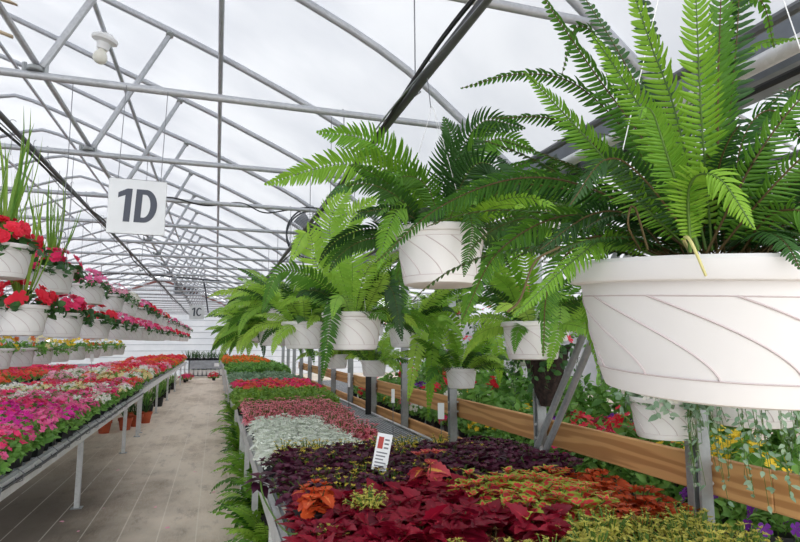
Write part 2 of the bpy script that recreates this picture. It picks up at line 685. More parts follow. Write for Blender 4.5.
def film(name, prof, y0, y1, ny):
    g = G()
    ys = np.linspace(y0, y1, ny)
    vs = []
    n = len(prof)
    for y in ys:
        fk = ((y - 1.98) / 1.31) % 1
        sag = -.018 * math.sin(PI * fk) ** 2
        for (x, z) in prof:
            vs.append((x, y, z + .035 + sag))
    g.add(vs, [(i * n + k, i * n + k + 1, i * n + n + k + 1, i * n + n + k) for i in range(ny - 1) for k in range(n - 1)])
    return struct(obj(name, g, FILM, smooth='all'))


film('ceiling', [(p[0], p[2]) for p in bowc], -2.6, BACK, 102)
bay2 = [(3.9 - x, z) for x, z in bow]
film('ceiling', [(p[0], p[2]) for p in catmull([(x, 0, z) for x, z in bay2], 40)], -2.6, BACK, 102)

# side walls, back wall of lapped white siding with gable
for nm, x in (('wall_left', LGX - .25), ('wall_right', 11.3)):
    g = G()
    g.box((x - .02, -2.6, 0), (x + .02, BACK, 2.8))
    struct(obj(nm, g, FILM, smooth=False))
g = G()
pts = [(LGX - .1, 0)] + [(p[0], p[2]) for p in bowc[::-1]] + [(GX, 0)]
zs = np.arange(0, 4.95, .305)
gx = np.array([p[0] for p in bowc[::-1]])
gz = np.array([p[2] for p in bowc[::-1]])
order = np.argsort(gx)
roofz = lambda x: np.interp(x, gx[order], gz[order])
left_half = gx[order] <= -2.7
for z in zs:
    def ext(zz):
        if zz <= 2.66:
            return LGX, 11.25
        xr = np.interp(-zz, -np.array([q[1] for q in bowR[::1]][::-1]), np.array([q[0] for q in bowR[::1]][::-1]))
        return -5.4 - xr, xr
    z1 = min(z + .305, 4.89)
    for (xa, xb), (xc, xd_) in ((ext(z), ext(z1)),):
        g.add([(xa, BACK - .022, z), (xb, BACK - .022, z), (xd_, BACK + .0, z1), (xc, BACK, z1), (xa, BACK, z), (xb, BACK, z)], [(0, 1, 2, 3), (4, 5, 1, 0)])
struct(obj('wall_back', g, SIDING, smooth=False))
g = G()
for z in zs[1:]:
    xa, xb = ext(z)
    g.box((xa, BACK - .032, z - .014), (xb, BACK - .02, z + .004))
struct(obj('trim_1', g, GREY, smooth=False))
# gutters between the bays
for nm, x in (('gutter', GX), ('gutter', LGX)):
    g = G()
    prof = [(-.10, .16), (-.085, .0), (.085, .0), (.10, .16), (.09, .16), (.075, .012), (-.075, .012), (-.09, .16)]
    n = len(prof)
    vs = [(x + a, y, 2.56 + b) for y in (-.6, BACK - .05) for a, b in prof]
    g.add(vs, [(k, (k + 1) % n, n + (k + 1) % n, n + k) for k in range(n)])
    o = obj('gutter', g, GUTTER, smooth=False)
    tag(o, 'long grey roof gutter over the steel posts beside the ferns' if x > 0 else 'long grey roof gutter along the far side of the pink basket bay', 'gutter')
    if x > 0:
        g = G()
        g.tube([(x - .16, y, 2.58) for y in (-.6, 15, BACK - .1)], .03, 10)
        tag(obj('water_pipe', g, STEEL), 'bright round pipe running just below the grey gutter over the posts', 'pipe')
        g = G()
        g.tube([(x - .14, y, 2.50) for y in (-.6, 15, BACK - .1)], .014, 8)
        tag(obj('black_hose', g, BLACK), 'thin black hose clipped under the bright pipe by the gutter', 'hose')


# bow frames: bow, chord, webs, hub plates
def mk_frame():
    t = thing('roof_truss', 'x', 'roof truss')
    g = G()
    g.tube(bowc, .026, 10)
    obj('bow_tube', g, TUBE, t)
    g = G()
    g.tube([(-6.9, 0, ZCH), (1.5, 0, ZCH)], .021, 10)
    obj('bottom_chord', g, TUBE, t)
    for hx in (-.96, -4.44):
        for dx in (.52,) if hx > -2 else (-.52,):
            g = G()
            g.tube([(hx + math.copysign(.03, dx), 0, ZCH + .05), (hx + dx, 0, float(roofz(hx + dx)) - .03)], .021, 8)
            w = obj('web_tube', g, TUBE, t)
            g = G()
            e = np.array([hx + dx, 0, float(roofz(hx + dx)) - .03])
            g.tube([e + (0, -.02, -.02), e + (0, .02, .03)], .03, 8)
            obj('clamp', g, STEELD, w)
        g = G()
        g.lathe([(0, -.012), (.036, -.012), (.04, -.008), (.04, .008), (.036, .012), (0, .012)], 14)
        g.tube([(-.05, 0, -.045), (-.05, 0, .03)], .012, 6)
        g.tube([(.05, 0, -.045), (.05, 0, .03)], .012, 6)
        h = obj('hub_clamp', g, STEELD, t)
        h.location = (hx, 0, ZCH + .035)
    return t


ORD = ['nearest', 'second', 'third', 'fourth', 'fifth', 'sixth', 'seventh', 'eighth', 'ninth', 'tenth', 'eleventh', 'twelfth']
f0 = mk_frame()
NF = len(FR)
for k, y in enumerate(FR):
    if k == 0:
        f0.location = (0, y, 0)
        o = f0
    else:
        o = dup(f0, (0, y, 0))
    kk = k - 1
    if k == 0:
        lb = 'galvanised bow truss of the roof passing almost overhead, before all others'
    elif kk == 0:
        lb = 'galvanised bow truss whose chord crosses at the very top above the ferns'
    elif kk == 1:
        lb = 'galvanised bow truss from whose chord the white 1D sign hangs'
    elif kk == 2:
        lb = 'galvanised bow truss next behind the one carrying the 1D sign'
    elif kk == 3:
        lb = 'galvanised bow truss with a black cable coiled round its chord, behind the 1D sign'
    elif kk < 12:
        lb = f'galvanised bow truss, {ORD[kk - 1]} along the house counting from the one with the 1D sign'
    else:
        lb = 'small distant galvanised bow truss deep in the house near the white end wall'
        o['group'] = 'distant roof trusses near the end wall'
    o['label'] = lb
# the second bay's bows, seen between ferns
f1 = thing('side_bay_bow', 'plain galvanised roof bow of the bay beyond the steel posts', 'roof bow', (0, 0, 0), group='bows of the bay beyond the posts')
g = G()
g.tube(catmull([(x, 0, z) for x, z in bay2], 36), .026, 8)
obj('bow_tube', g, TUBE, f1)
g = G()
g.tube([(2.4, 0, ZCH), (10.8, 0, ZCH)], .02, 8)
obj('bottom_chord', g, TUBE, f1)
f1.location = (0, FR[1], 0)
for y in FR[2:14]:
    dup(f1, (0, y, 0))


# purlins along the house
def purlin(x, z, r, name, label, mat=TUBE):
    g = G()
    g.tube([(x, y, z) for y in np.linspace(.2, BACK - .1, 20)], r, 8)
    return tag(obj(name, g, mat), label, 'purlin')


purlin(-.05, 3.90 - .045, .02, 'purlin_pipe', 'long purlin pipe running towards the end wall between 1D sign and ferns')
purlin(-1.0, 4.26 - .045, .02, 'purlin_pipe', 'long purlin pipe with the round bulb lamp on it')
purlin(-2.3, 4.79 - .05, .02, 'purlin_pipe', 'long purlin pipe near the ridge beside the hub clamps')
purlin(-.96, ZCH + .07, .016, 'hub_pipe', 'long pipe joining the hub clamps of all trusses')
purlin(-4.44, ZCH + .07, .016, 'hub_pipe', 'long pipe joining the hub clamps above the pink baskets\' far side')
purlin(-3.4, 4.60, .02, 'purlin_pipe', 'long purlin pipe just past the ridge over the pink baskets')
purlin(-5.3, 3.84, .02, 'purlin_pipe', 'long low purlin pipe on the roof slope behind the pink baskets')

# pipes the baskets hang from
ys = np.linspace(.1, 28.5, 60)
ZL, ZR, XR, XL = 2.89, 2.565, .69, -1.22


def rail_thing(x, z, lab, side):
    t = thing('basket_rail', lab, 'rail pipe', (x, 0, z))
    g = G()
    g.tube([(0, y, 0) for y in ys], .017, 10)
    obj('pipe', g, CONDUIT, t)
    g = G()
    n = 400
    yy = np.linspace(.1, 28.5, n)
    g.tube([(.034 * math.cos(.9 * y + .8) + .01 * math.sin(3.1 * y), y, -.02 + .034 * math.sin(.9 * y + .8) + .006 * math.sin(5 * y)) for y in yy], .0085, 6)
    obj('black_cable', g, BLACK, t)
    g = G()
    g.tube([(-.03 + .012 * math.sin(2 * y), y, -.022 + .01 * math.sin(3 * y + 1)) for y in yy], .004, 5)
    obj('drip_line', g, WIRE, t)
    for k, y in enumerate(FR[1:18]):
        g = G()
        zz = ZCH - z
        g.tube([(0, y, -.024), (.028, y, 0), (.006, y, .03), (.003, y, zz - .022), (-.02, y, zz + .012), (-.004, y, zz + .028), (.016, y, zz + .006)], .003, 5)
        obj('hanging_hook', g, WIRE, t)
    return t


rail_thing(XR, ZR, 'dark pipe with black cable that the fern baskets hang from', 1)
rail_thing(XL, ZL, 'dark pipe with black cable above the pink flower baskets', -1)

# cable coiled round the third chord
g = G()
yc = FR[4]
g.tube([(x, yc + .028 * math.cos(9 * x), ZCH + .028 * math.sin(9 * x) - (.05 * max(0, math.sin(4 * x)) ** 6)) for x in np.linspace(-.55, 1.3, 160)], .007, 5)
tag(obj('coiled_cable', g, BLACK), 'black cable wound round the truss chord just behind the 1D sign', 'cable')
g = G()
g.tube(catmull([(-3.0, 14.2, 3.0), (-2.4, 14.0, 3.12), (-1.6, 14, 3.14), (-.2, 14, 3.06), (.5, 14, 3.0)], 40), .02, 6)
g.tube(catmull([(-.35, 14, 3.07), (-.3, 14, 2.9), (-.2, 14, 2.3)], 12), .018, 6)
tag(obj('sagging_cable', g, DKGREY), 'dark cable slung across the house far behind the 1D sign, one end hanging down', 'cable')
# thin drop wires with small hooks hanging from the chords over both rails
dw = thing('drop_wire', 'thin drop wire with a small curled hook, hanging from a roof pipe', 'wire', group='drop wires from the roof')
g = G()
g.tube([(0, 0, 0), (.004, 0, -.45), (-.003, 0, -.8)], .0022, 5)
obj('wire', g, WIRE, dw)
g = G()
g.tube([(-.003 + .022 * math.sin(a), 0, -.822 + .022 * math.cos(a)) for a in np.linspace(0, 4.6, 12)], .0025, 5)
obj('hook', g, WIRE, dw)
spots = [(-.78, FR[2]), (.62, FR[2] + .02), (-1.5, FR[2]), (-1.05, FR[3]), (-1.65, FR[3]), (-2.0, FR[3]), (-.55, FR[3]), (-2.4, FR[4]), (-1.7, FR[4]), (-2.2, FR[5]), (-1.5, FR[5]), (-2.8, FR[5]), (-2.0, FR[6]), (-3.0, FR[6])]
for i, (x, y) in enumerate(spots):
    if i == 0:
        dw.location = (x, y, ZCH - .02)
    else:
        dup(dw, (x, y, ZCH - .02), random.uniform(0, 3))

# ------------------------------------------------------------------ signs
def letter(ch, h):
    """heavy sans character standing in the x-z plane, centred, slightly slanted"""
    g = G()
    sl = .045
    w = h * .24
    loops = []
    if ch == '1':
        out = [(.0, -.5), (.2, -.5), (.2, .5), (.05, .5), (-.22, .37), (-.22, .21), (.0, .3)]
        loops = [(out, None)]
    else:
        a0, a1 = (-PI / 2, PI / 2) if ch == 'D' else (.62, 2 * PI - .62)
        n = 22
        if ch == 'D':
            o_ = [(-.32, -.5), (-.04, -.5)] + [(-.02 + .38 * math.cos(a), .5 * math.sin(a)) for a in np.linspace(a0, a1, n)] + [(-.04, .5), (-.32, .5)]
            i_ = [(-.12, -.35), (-.04, -.35)] + [(-.04 + .19 * math.cos(a), .35 * math.sin(a)) for a in np.linspace(a0, a1, n)] + [(-.04, .35), (-.12, .35)]
            loops = [(o_, i_)]
        else:
            o_ = [(.02 + .38 * math.cos(a), .5 * math.sin(a)) for a in np.linspace(a0, a1, n)]
            i_ = [(.06 + .23 * math.cos(a), .35 * math.sin(a)) for a in np.linspace(a0, a1, n)]
            loops = [(o_, i_)]
    for o_, i_ in loops:
        P = lambda q, y: (q[0] * h * .88 + sl * q[1] * h, y, q[1] * h)
        if i_ is None:
            m = len(o_)
            # fan-safe: a stem quad and a flag quad
            g.add([P(q, y) for y in (-.0014, .001) for q in o_], [(0, 1, 2, 3), (0, 3, 6), (3, 4, 5, 6)] + [(k, (k + 1) % m, m + (k + 1) % m, m + k) for k in range(m)])
        else:
            m = len(o_)
            vs = [P(q, y) for y in (-.0014, .001) for q in o_ + i_]
            last = m if ch == 'D' else m - 1
            f = [(k, (k + 1) % m, m + (k + 1) % m, m + k) for k in range(last)]
            f += [(k, (k + 1) % m, 2 * m + (k + 1) % m, 2 * m + k) for k in range(last)]
            f += [(m + k, m + (k + 1) % m, 3 * m + (k + 1) % m, 3 * m + k) for k in range(last)]
            g.add(vs, f)
    return g


def sign(txt, x, y, z, w, h, label, wires, slab=False, tilt=0.0):
    t = thing('hanging_sign', label, 'sign', (x, y, z), tilt)
    g = G()
    g.bbox((-w / 2, -.004, -h / 2), (w / 2, .004, h / 2), .0035)
    obj('panel', g, SIGNM, t)
    for ch, lx in zip(txt, (-.215, .145)):
        g = letter(ch, h * .60)
        o = obj('letter', g, INK, t, False)
        o.location = (w * lx, -.0046, .006)
    for wx, top in wires:
        g = G()
        g.tube([(wx, 0, h / 2 - .012), (wx + .006, 0, h / 2 + .4 * top), (wx + .012, 0, top)], .0022, 5)
        obj('wire', g, WIRE, t)
    return t


c1 = sign('1D', -.43, FR[2] - .02, 2.322, .285, .30, 'white square hanging sign reading 1D', ((-.1, ZCH - 2.322), (.11, ZCH - 2.322)), tilt=0.02)
sign('1C', -.39, 12.1, 2.21, .28, .28, 'small far white hanging sign reading 1C', ((-.1, ZCH - 2.21), (.1, ZCH - 2.21)))

# ------------------------------------------------------------------ lamps
def lamp(x, y, z, label):
    t = thing('bulb_lamp', label, 'lamp', (x, y, z))
    g = G()
    g.lathe([(0, .02), (.10, .02), (.105, .01), (.1, -.012), (.07, -.02), (.055, -.03), (.05, -.06), (.046, -.085), (.0, -.085)], 28)
    g.lathe([(.04, .055), (.06, .05), (.06, .02)], 20)
    obj('lamp_holder', g, PLWHITE, t)
    g = G()
    g.lathe([(.026, -.08), (.03, -.095), (.048, -.12), (.058, -.15), (.055, -.18), (.04, -.2), (.02, -.21), (0, -.212)], 24)
    obj('bulb', g, BULB, t)
    return t


l = lamp(-1.0, 5.12, 4.16, 'white bulb lamp on a roof pipe up above the 1D sign')
l.rotation_euler = (.12, .2, 0)
lamp(-2.32, 5.6, 4.62, 'bulb lamp under the ridge pipe beside two wooden laths')
for i, (dy, dz) in enumerate(((0, 0), (.28, -.16))):
    g = G()
    g.bbox((-.32, -.02, -.012), (.2, .02, .012), .003)
    o = tag(obj('wooden_lath', g, STICK), ('upper' if i == 0 else 'lower') + ' pale wooden lath fixed across the ridge pipes beside a bulb lamp', 'lath')
    o.location = (-2.02 - .1 * i, 5.6 + dy, 4.66 + dz)
    o.rotation_euler = (0, .1 + .12 * i, .2)

# circulation fan
t = thing('circulation_fan', 'round caged circulation fan hanging behind the hanging ferns', 'fan', (1.13, 7.2, 2.98), -.12)
R_ = .33
g = G()
for q in np.linspace(.1, R_, 9):
    g.tube([(q * math.cos(a), -.09 - .03 * (1 - (q / R_) ** 2), q * math.sin(a)) for a in np.linspace(0, 2 * PI, 40, endpoint=False)], .0022, 4, closed=True)
for a in np.linspace(0, 2 * PI, 16, endpoint=False):
    g.tube([(q * math.cos(a), -.09 - .03 * (1 - (q / R_) ** 2), q * math.sin(a)) for q in np.linspace(.08, R_, 6)], .0022, 4)
obj('guard_grille', g, WIRE, t)
g = G()
g.tube([(R_ * math.cos(a), -.09, R_ * math.sin(a)) for a in np.linspace(0, 2 * PI, 48, endpoint=False)], .011, 8, closed=True)
g.tube([(R_ * math.cos(a), .09, R_ * math.sin(a)) for a in np.linspace(0, 2 * PI, 48, endpoint=False)], .011, 8, closed=True)
for a in np.linspace(0, 2 * PI, 6, endpoint=False):
    g.tube([(R_ * math.cos(a), -.09, R_ * math.sin(a)), (R_ * math.cos(a), .09, R_ * math.sin(a))], .006, 6)
obj('guard_ring', g, DKGREY, t)
g = G()
g.lathe([(0, -.1), (.09, -.1), (.11, -.08), (.11, .08), (.09, .1), (0, .1)], 20)
m = obj('motor', g, BLACK, t)
m.rotation_euler = (PI / 2, 0, 0)
m.location = (0, -.12, 0)
for k in range(3):
    g = G()
    vs, f = [], []
    for i, q in enumerate(np.linspace(.06, R_ - .03, 7)):
        for j, b in enumerate((-.5, 0, .5)):
            a = b * (.9 - .3 * i / 6) + .15 * i / 6
            vs.append((q * math.cos(a), .035 * b * 2 + .01, q * math.sin(a)))
    f = [(i * 3 + j, i * 3 + j + 1, i * 3 + 4 + j, i * 3 + 3 + j) for i in range(6) for j in range(2)]
    g.add(vs, f)
    o = obj('fan_blade', g, GREY, t)
    o.rotation_euler = (0, 2 * PI * k / 3, 0)
g = G()
g.tube([(0, 0, R_), (0, 0, .6)], .009, 6)
g.tube([(0, -.03, .09), (0, .08, .2), (0, .09, R_)], .008, 6)
obj('hanging_bracket', g, STEELD, t)

# end-wall louvre
t = thing('wall_louvre', 'grey louvred vent high on the white end wall', 'vent', (-1.5, BACK - .16, 4.3))
g = G()
for a, b in (((-.62, 0, -.32), (.62, .12, -.27)), ((-.62, 0, .27), (.62, .12, .32)), ((-.62, 0, -.32), (-.56, .12, .32)), ((.56, 0, -.32), (.62, .12, .32)), ((-.03, 0, -.32), (.03, .12, .32))):
    g.box(a, b)
obj('louvre_frame', g, GREY, t, False)
g = G()
for z in np.arange(-.26, .27, .058):
    g.add([(-.57, .0, z), (.57, .0, z), (.57, .07, z + .045), (-.57, .07, z + .045), (-.57, .01, z - .004), (.57, .01, z - .004), (.57, .08, z + .041), (-.57, .08, z + .041)], [(0, 1, 2, 3), (7, 6, 5, 4)])
obj('louvre_slat', g, DKGREY, t, False)
g = G()
cz = [(x, float(roofz(x)) - .2) for x in np.linspace(-4.6, 1.3, 24)]
g.tube([(x, BACK - .08, z) for x, z in cz], .055, 6)
struct(obj('trim_2', g, REDTRIM))

# ------------------------------------------------------------------ posts, boards, brace
PY = [.67, 1.98, 3.22, 4.62, 5.93, 7.22] + [8.55 + 1.31 * k for k in range(8)]


def chan(g, x0, y0, w, d, z0, z1, lip=.012, th=.004, flip=1):
    """a C channel standing up, web towards the aisle"""
    pts = [(-d / 2, w / 2 - lip), (-d / 2, w / 2), (d / 2, w / 2), (d / 2, -w / 2), (-d / 2, -w / 2), (-d / 2, -w / 2 + lip),
           (-d / 2 + th, -w / 2 + lip), (-d / 2 + th, -w / 2 + th), (d / 2 - th, -w / 2 + th), (d / 2 - th, w / 2 - th), (-d / 2 + th, w / 2 - th), (-d / 2 + th, w / 2 - lip)]
    n = len(pts)
    vs = [(x0 + p * flip, y0 + q, z) for z in (z0, z1) for p, q in pts]
    g.add(vs, [(k, (k + 1) % n, n + (k + 1) % n, n + k) for k in range(n)] + [tuple(range(n)), tuple(range(2 * n - 1, n - 1, -1))])


POSTLAB = ['galvanised double-channel post beside the big fern pot, nearest of the row', 'galvanised double-channel post standing under the big white fern pot',
           'galvanised double-channel post beside the diagonal brace', 'galvanised double-channel post under the small round fern pot',
           'galvanised double-channel post second behind the diagonal brace', 'galvanised double-channel post third behind the diagonal brace']
pt = thing('steel_post', POSTLAB[0], 'post', (GX, PY[0], 0))
g = G()
chan(g, -.012, -.027, .05, .06, 0, 2.56)
obj('post_channel', g, STEELD, pt, False)
g = G()
chan(g, .018, .03, .05, .06, 0, 2.56, flip=-1)
obj('post_channel', g, STEELD, pt, False)
for z in (.6, 1.02, 1.1, 1.9, 2.4):
    g = G()
    g.tube([(-.05, -.027, z), (.055, -.027, z)], .008, 6)
    obj('bolt', g, STEEL, pt)
for i, y in enumerate(PY[1:]):
    j = i + 1
    o = dup(pt, (GX, y, 0))
    if j < len(POSTLAB):
        o['label'] = POSTLAB[j]
    else:
        o['label'] = 'slim galvanised post far along the gutter row, half hidden by ferns'
        o['group'] = 'far gutter posts'
# horizontal boards
for i, (y0, y1, z0, lab) in enumerate(((.3, 1.68, .975, 'weathered pine board end, nearest board behind the post under the big pot'), (1.68, 5.3, .972, 'long pine board across the posts below the big fern pot'), (5.3, 9.0, .97, 'pine board further along the posts behind the bench mesh'), (9.0, 14.6, .97, 'farthest pine board on the posts, mostly hidden by fern leaves'))):
    g = G()
    x0 = GX + .0445
    g.bbox((x0, y0 + .002, z0), (x0 + .038, y1 - .002, z0 + .152), .004)
    tag(obj('pine_board', g, WOOD, None, False), lab, 'board')
for i, (y0, y1) in enumerate(((3.9, 8.0), (8.0, 14.5))):
    g = G()
    g.bbox((GX + .0445, y0, .66), (GX + .08, y1 - .004, .80), .004)
    tag(obj('pine_board', g, WOOD, None, False), 'lower pine board along the back edge of the bench mesh' if i == 0 else 'lower pine board deep behind the bench, past the third post', 'board')
# diagonal brace of two bars
t = thing('diagonal_brace', 'pair of slanting grey steel bars rising from the bench towards the big fern pot', 'brace', (1.86, 3.05, .93))
for dx, dy in ((0, 0), (.02, .125)):
    g = G()
    g.tube([(dx, dy, 0), (dx, dy - 1.07, 1.0 + .42)], .019, 8)
    obj('brace_bar', g, STEELD, t)
g = G()
g.tube([(-.02, -.03, .02), (.05, .1, .05)], .012, 6)
obj('bolt', g, STEEL, t)

# ------------------------------------------------------------------ benches
def bench(name, x0, x1, y0, y1, zt, label, legs_y, edge_x, slats=True, rail_h=.085):
    t = thing(name, label, 'bench', ((x0 + x1) / 2, y0, 0))
    ox = (x0 + x1) / 2
    L = y1 - y0
    W = (x1 - x0) / 2
    g = G()
    # wire mesh top: long wires with cross wires under them
    n = int((x1 - x0) / .038)
    for i in range(n + 1):
        x = -W + .02 + (2 * W - .04) * i / n
        g.box((x - .006, 0, zt - .012), (x + .006, L, zt))
    for y in np.arange(.1, L, .3):
        g.box((-W + .01, y - .006, zt - .022), (W - .01, y + .006, zt - .012))
    obj('mesh_top', g, MESHM, t, False)
    for sx in (-1, 1):
        g = G()
        xx = sx * W
        g.box((xx - .004, 0, zt - rail_h), (xx + .004, L, zt + .018))
        g.box((min(xx, xx - sx * .035), 0, zt - rail_h), (max(xx, xx - sx * .035), L, zt - rail_h + .005))
        g.box((min(xx, xx - sx * .035), 0, zt + .013), (max(xx, xx - sx * .035), L, zt + .018))
        obj('side_rail', g, STEEL, t, False)
    g = G()
    g.box((-W, -.004, zt - rail_h), (W, .004, zt + .018))
    obj('end_rail', g, STEEL, t, False)
    for y in legs_y:
        for sx in (-1, 1):
            g = G()
            chan(g, sx * (W - .035), y - y0, .05, .045, 0, zt - rail_h + .02, flip=-sx)
            lg = obj('leg', g, STEEL, t, False)
            g = G()
            g.box((sx * (W - .035) - .05, y - y0 - .05, 0), (sx * (W - .035) + .05, y - y0 + .05, .006))
            obj('foot_plate', g, STEELD, lg, False)
        g = G()
        g.box((-W + .03, y - y0 - .02, zt - rail_h), (W - .03, y - y0 + .02, zt - .023))
        obj('cross_bar', g, STEEL, t, False)
    return t


ZT = .74
bl1 = bench('plant_bench', -2.85, -1.2, .9, 11.2, ZT, 'long steel bench along the aisle packed with pink flowers, nearest one', (1.6, 4.0, 6.5, 9.45, 11.0), -1.2)
bl2 = bench('plant_bench', -2.85, -1.22, 11.3, 27.5, ZT + .03, 'second steel bench in line, packed with red flowers towards the end wall', (11.45, 14.5, 17.6, 20.7, 23.8, 26.9), -1.2)
bl3 = bench('plant_bench', -5.3, -3.65, 3.0, 13.0, ZT, 'steel bench of red flowers beyond the pink one, under the low white pots', (4, 7, 10, 12.5), -3.65)
bl4 = bench('plant_bench', -5.3, -3.65, 13.3, 27.0, ZT, 'far steel bench of red and orange flowers beyond the gap', (14, 17, 20, 23, 26), -3.65)
br1 = bench('plant_bench', .3, 1.86, 1.45, 6.35, ZT, 'steel mesh bench under the coleus plants', (1.7, 3.3, 4.75, 6.0), .3)
br2 = bench('plant_bench', .29, 1.86, 6.4, 14.2, ZT, 'steel mesh bench of green and red rows behind the coleus bench', (6.6, 7.0, 9.0, 11.5, 14.0), .3)
br3 = bench('plant_bench', .29, 1.86, 14.3, 27.5, ZT, 'farthest steel bench with green and orange plants before the end wall', (14.5, 17.5, 20.5, 23.5, 26.5), .3)
bb1 = bench('plant_bench', 2.12, 3.7, .6, 14, .70, 'steel bench behind the pine boards with mixed bedding plants', (1.2, 4, 7, 10, 13), 2.1)

# drip tube with clips on the near bench's front rail
t = thing('drip_tube', 'black drip tube clipped along the near flower bench edge with curled wire ties', 'tube', (-1.2, 0, ZT))
g = G()
g.tube([(.018, y, -.012 + .006 * math.sin(2.2 * y)) for y in np.linspace(1, 11.1, 90)], .010, 7)
obj('tube', g, BLACK, t)
for k, y in enumerate(np.arange(2.3, 9.2, .42)):
    g = G()
    g.tube([(-.03, y, .03), (.0, y + .03, .045), (.033, y + .05, .01), (.03, y + .03, -.03), (.008, y, -.035), (.006, y - .03, .0)], .0035, 5)
    obj('wire_tie', g, WIRE, t)

# ------------------------------------------------------------------ small potted plants
def nursery_pot(w=.085, h=.09, round_=False):
    g = G()
    if round_:
        g.lathe([(0, .002), (w * .38, 0), (w * .5, h - .008), (w * .53, h - .008), (w * .53, h), (w * .46, h)], 14)
    else:
        a, b = w * .36, w * .5
        ring = lambda s, z: [(-s, -s, z), (s, -s, z), (s, s, z), (-s, s, z)]
        v = ring(a, 0) + ring(b, h - .01) + ring(b + .004, h - .01) + ring(b + .004, h) + ring(b - .004, h)
        f = [(k * 4 + i, k * 4 + (i + 1) % 4, k * 4 + 4 + (i + 1) % 4, k * 4 + 4 + i) for k in range(4) for i in range(4)] + [(3, 2, 1, 0), (16, 17, 18, 19)]
        g.add(v, f)
    return g


POTSQ = nursery_pot().mesh('pot', BLACK, False)
POTBIG = nursery_pot(.13, .11).mesh('pot', BLACK, False)


def fol_coleus(leaf, ls, n_st, h, spread, r, nodes=4, z0=.08, rise=(-.55, .3), lean=.7):
    """stems carrying opposite leaf pairs, each with a rosette at its tip"""
    g = G()
    for s in range(n_st):
        a = 2 * PI * s / n_st * 1.618 + r.uniform(-.3, .3)
        q = spread * math.sqrt((s + .4) / n_st)
        hh = h * (1 - .35 * (q / spread) ** 2) * r.uniform(.85, 1.1)
        base = np.array([q * .25 * math.cos(a), q * .25 * math.sin(a), z0])
        tip = np.array([q * math.cos(a), q * math.sin(a), z0 + hh])
        P = catmull([base, (base + tip) / 2 + [0, 0, .02], tip], 8)
        g.tube(P, np.linspace(.004, .0022, 8), 5, mi=1, cap=False)
        ax = nrm(tip - base)
        for k in range(nodes):
            t = .3 + .7 * k / (nodes - 1)
            p = P[min(7, int(t * 7))]
            b0 = a + k * PI / 2 + r.uniform(-.2, .2)
            sz = ls * (1.0 - .45 * (k / (nodes - 1)) ** 2) * r.uniform(.85, 1.15)
            if k == nodes - 1:
                for m_ in range(2):
                    for w in (0, PI):
                        d = np.array([math.cos(b0 + w + m_ * PI / 2), math.sin(b0 + w + m_ * PI / 2), .35 + .5 * m_])
                        place(g, leaf, p, d + .3 * ax, ax + .5 * np.array([0, 0, 1]), sz * (.95 - .35 * m_), np.clip(r.normal(.55, .25), 0, 1))
            else:
                for w in (0, PI):
                    d = np.array([math.cos(b0 + w), math.sin(b0 + w), r.uniform(*rise)])
                    place(g, leaf, p + d * .012, d, np.array([0, 0, 1]) + lean * d + r.normal(0, .32, 3), sz, np.clip(r.normal(.45, .25), 0, 1))
    return g


def fol_dome(leaf, ls, n, rad, h, r, z0=.08, lo=.05, upw=.5, mi=0):
    g = G()
    for i in range(n):
        d = ball_dir(r, lo)
        p = np.array([d[0] * rad, d[1] * rad, z0 + d[2] * h]) * r.uniform(.72, 1.0)
        p[2] = max(p[2], z0 + .005)
        dd = nrm(d * [1, 1, .5] + r.normal(0, .45, 3) + [0, 0, .1])
        place(g, leaf, p - dd * ls * .4, dd, d + [0, 0, upw] + r.normal(0, .25, 3), ls * r.uniform(.75, 1.2), r.uniform(0, 1), mi)
    for k in range(5):
        a = r.uniform(0, 6.28)
        g.tube([(0.01 * math.cos(a), .01 * math.sin(a), z0 - .01), (rad * .5 * math.cos(a), rad * .5 * math.sin(a), z0 + h * .6)], .0025, 4, mi=1, cap=False)
    return g


def flower_disc(rad, petals=5, cup=.15):
    vs, f, uv = [(0, 0, 0)], [], [(.5, 0)]
    for k in range(petals):
        a0 = 2 * PI * k / petals
        w = PI / petals
        b = len(vs)
        for da, q in ((-w * .92, .55), (-w * .6, .95), (0, 1.0), (w * .6, .95), (w * .92, .55)):
            vs.append((q * rad * math.cos(a0 + da), q * rad * math.sin(a0 + da), cup * rad * q * q))
            uv.append((.5 + .4 * da / w, q))
        f += [(0, b + i, b + i + 1) for i in range(4)]
    return np.array(vs), f, np.array(uv)


DISC5 = flower_disc(1.0)
DISC_DBL = None


def put_disc(g, p, n, rad, r, var, mi=0, disc=DISC5):
    n = nrm(n)
    x = nrm(np.cross(n, r.normal(0, 1, 3)))
    y = np.cross(n, x)
    v, f, uv = disc
    v = v * rad
    g.add(np.asarray(p) + v[:, :1] * x + v[:, 1:2] * y + v[:, 2:] * n, f, uv, var, mi)


def flowers_dome(n, fr, rad, h, r, z0=.08, lo=.35, layers=1, per=1, spread=.0):
    g = G()
    for i in range(n):
        d = ball_dir(r, lo)
        p = np.array([d[0] * rad, d[1] * rad, z0 + d[2] * h]) * r.uniform(1.0, 1.12)
        for j in range(per):
            pp = p + r.normal(0, spread, 3) if spread else p
            nn = nrm(d * [1, 1, 1.2] + r.normal(0, .3, 3))
            v = np.clip(r.normal(.6, .25), 0, 1)
            for l_ in range(layers):
                put_disc(g, pp + nn * .003 * l_, nn + r.normal(0, .1, 3), fr * (1 - .3 * l_) * r.uniform(.8, 1.15), r, v)
    return g


PROTO = {}


def plant_protos(key, name, cat, label, group, make, nvar=3, pot=POTSQ):
    """a few grown-alike source plants; every later one is a copy"""
    if key not in PROTO:
        out = []
        for i in range(nvar):
            r = np.random.default_rng(abs(hash_(key)) + 17 * i)
            parts = make(r)
            meshes = [(nm, gg.mesh(nm, mats, 'all')) for nm, gg, mats in parts]
            out.append(meshes)
        PROTO[key] = [out, name, cat, pot, [None] * nvar, 0]
    return key


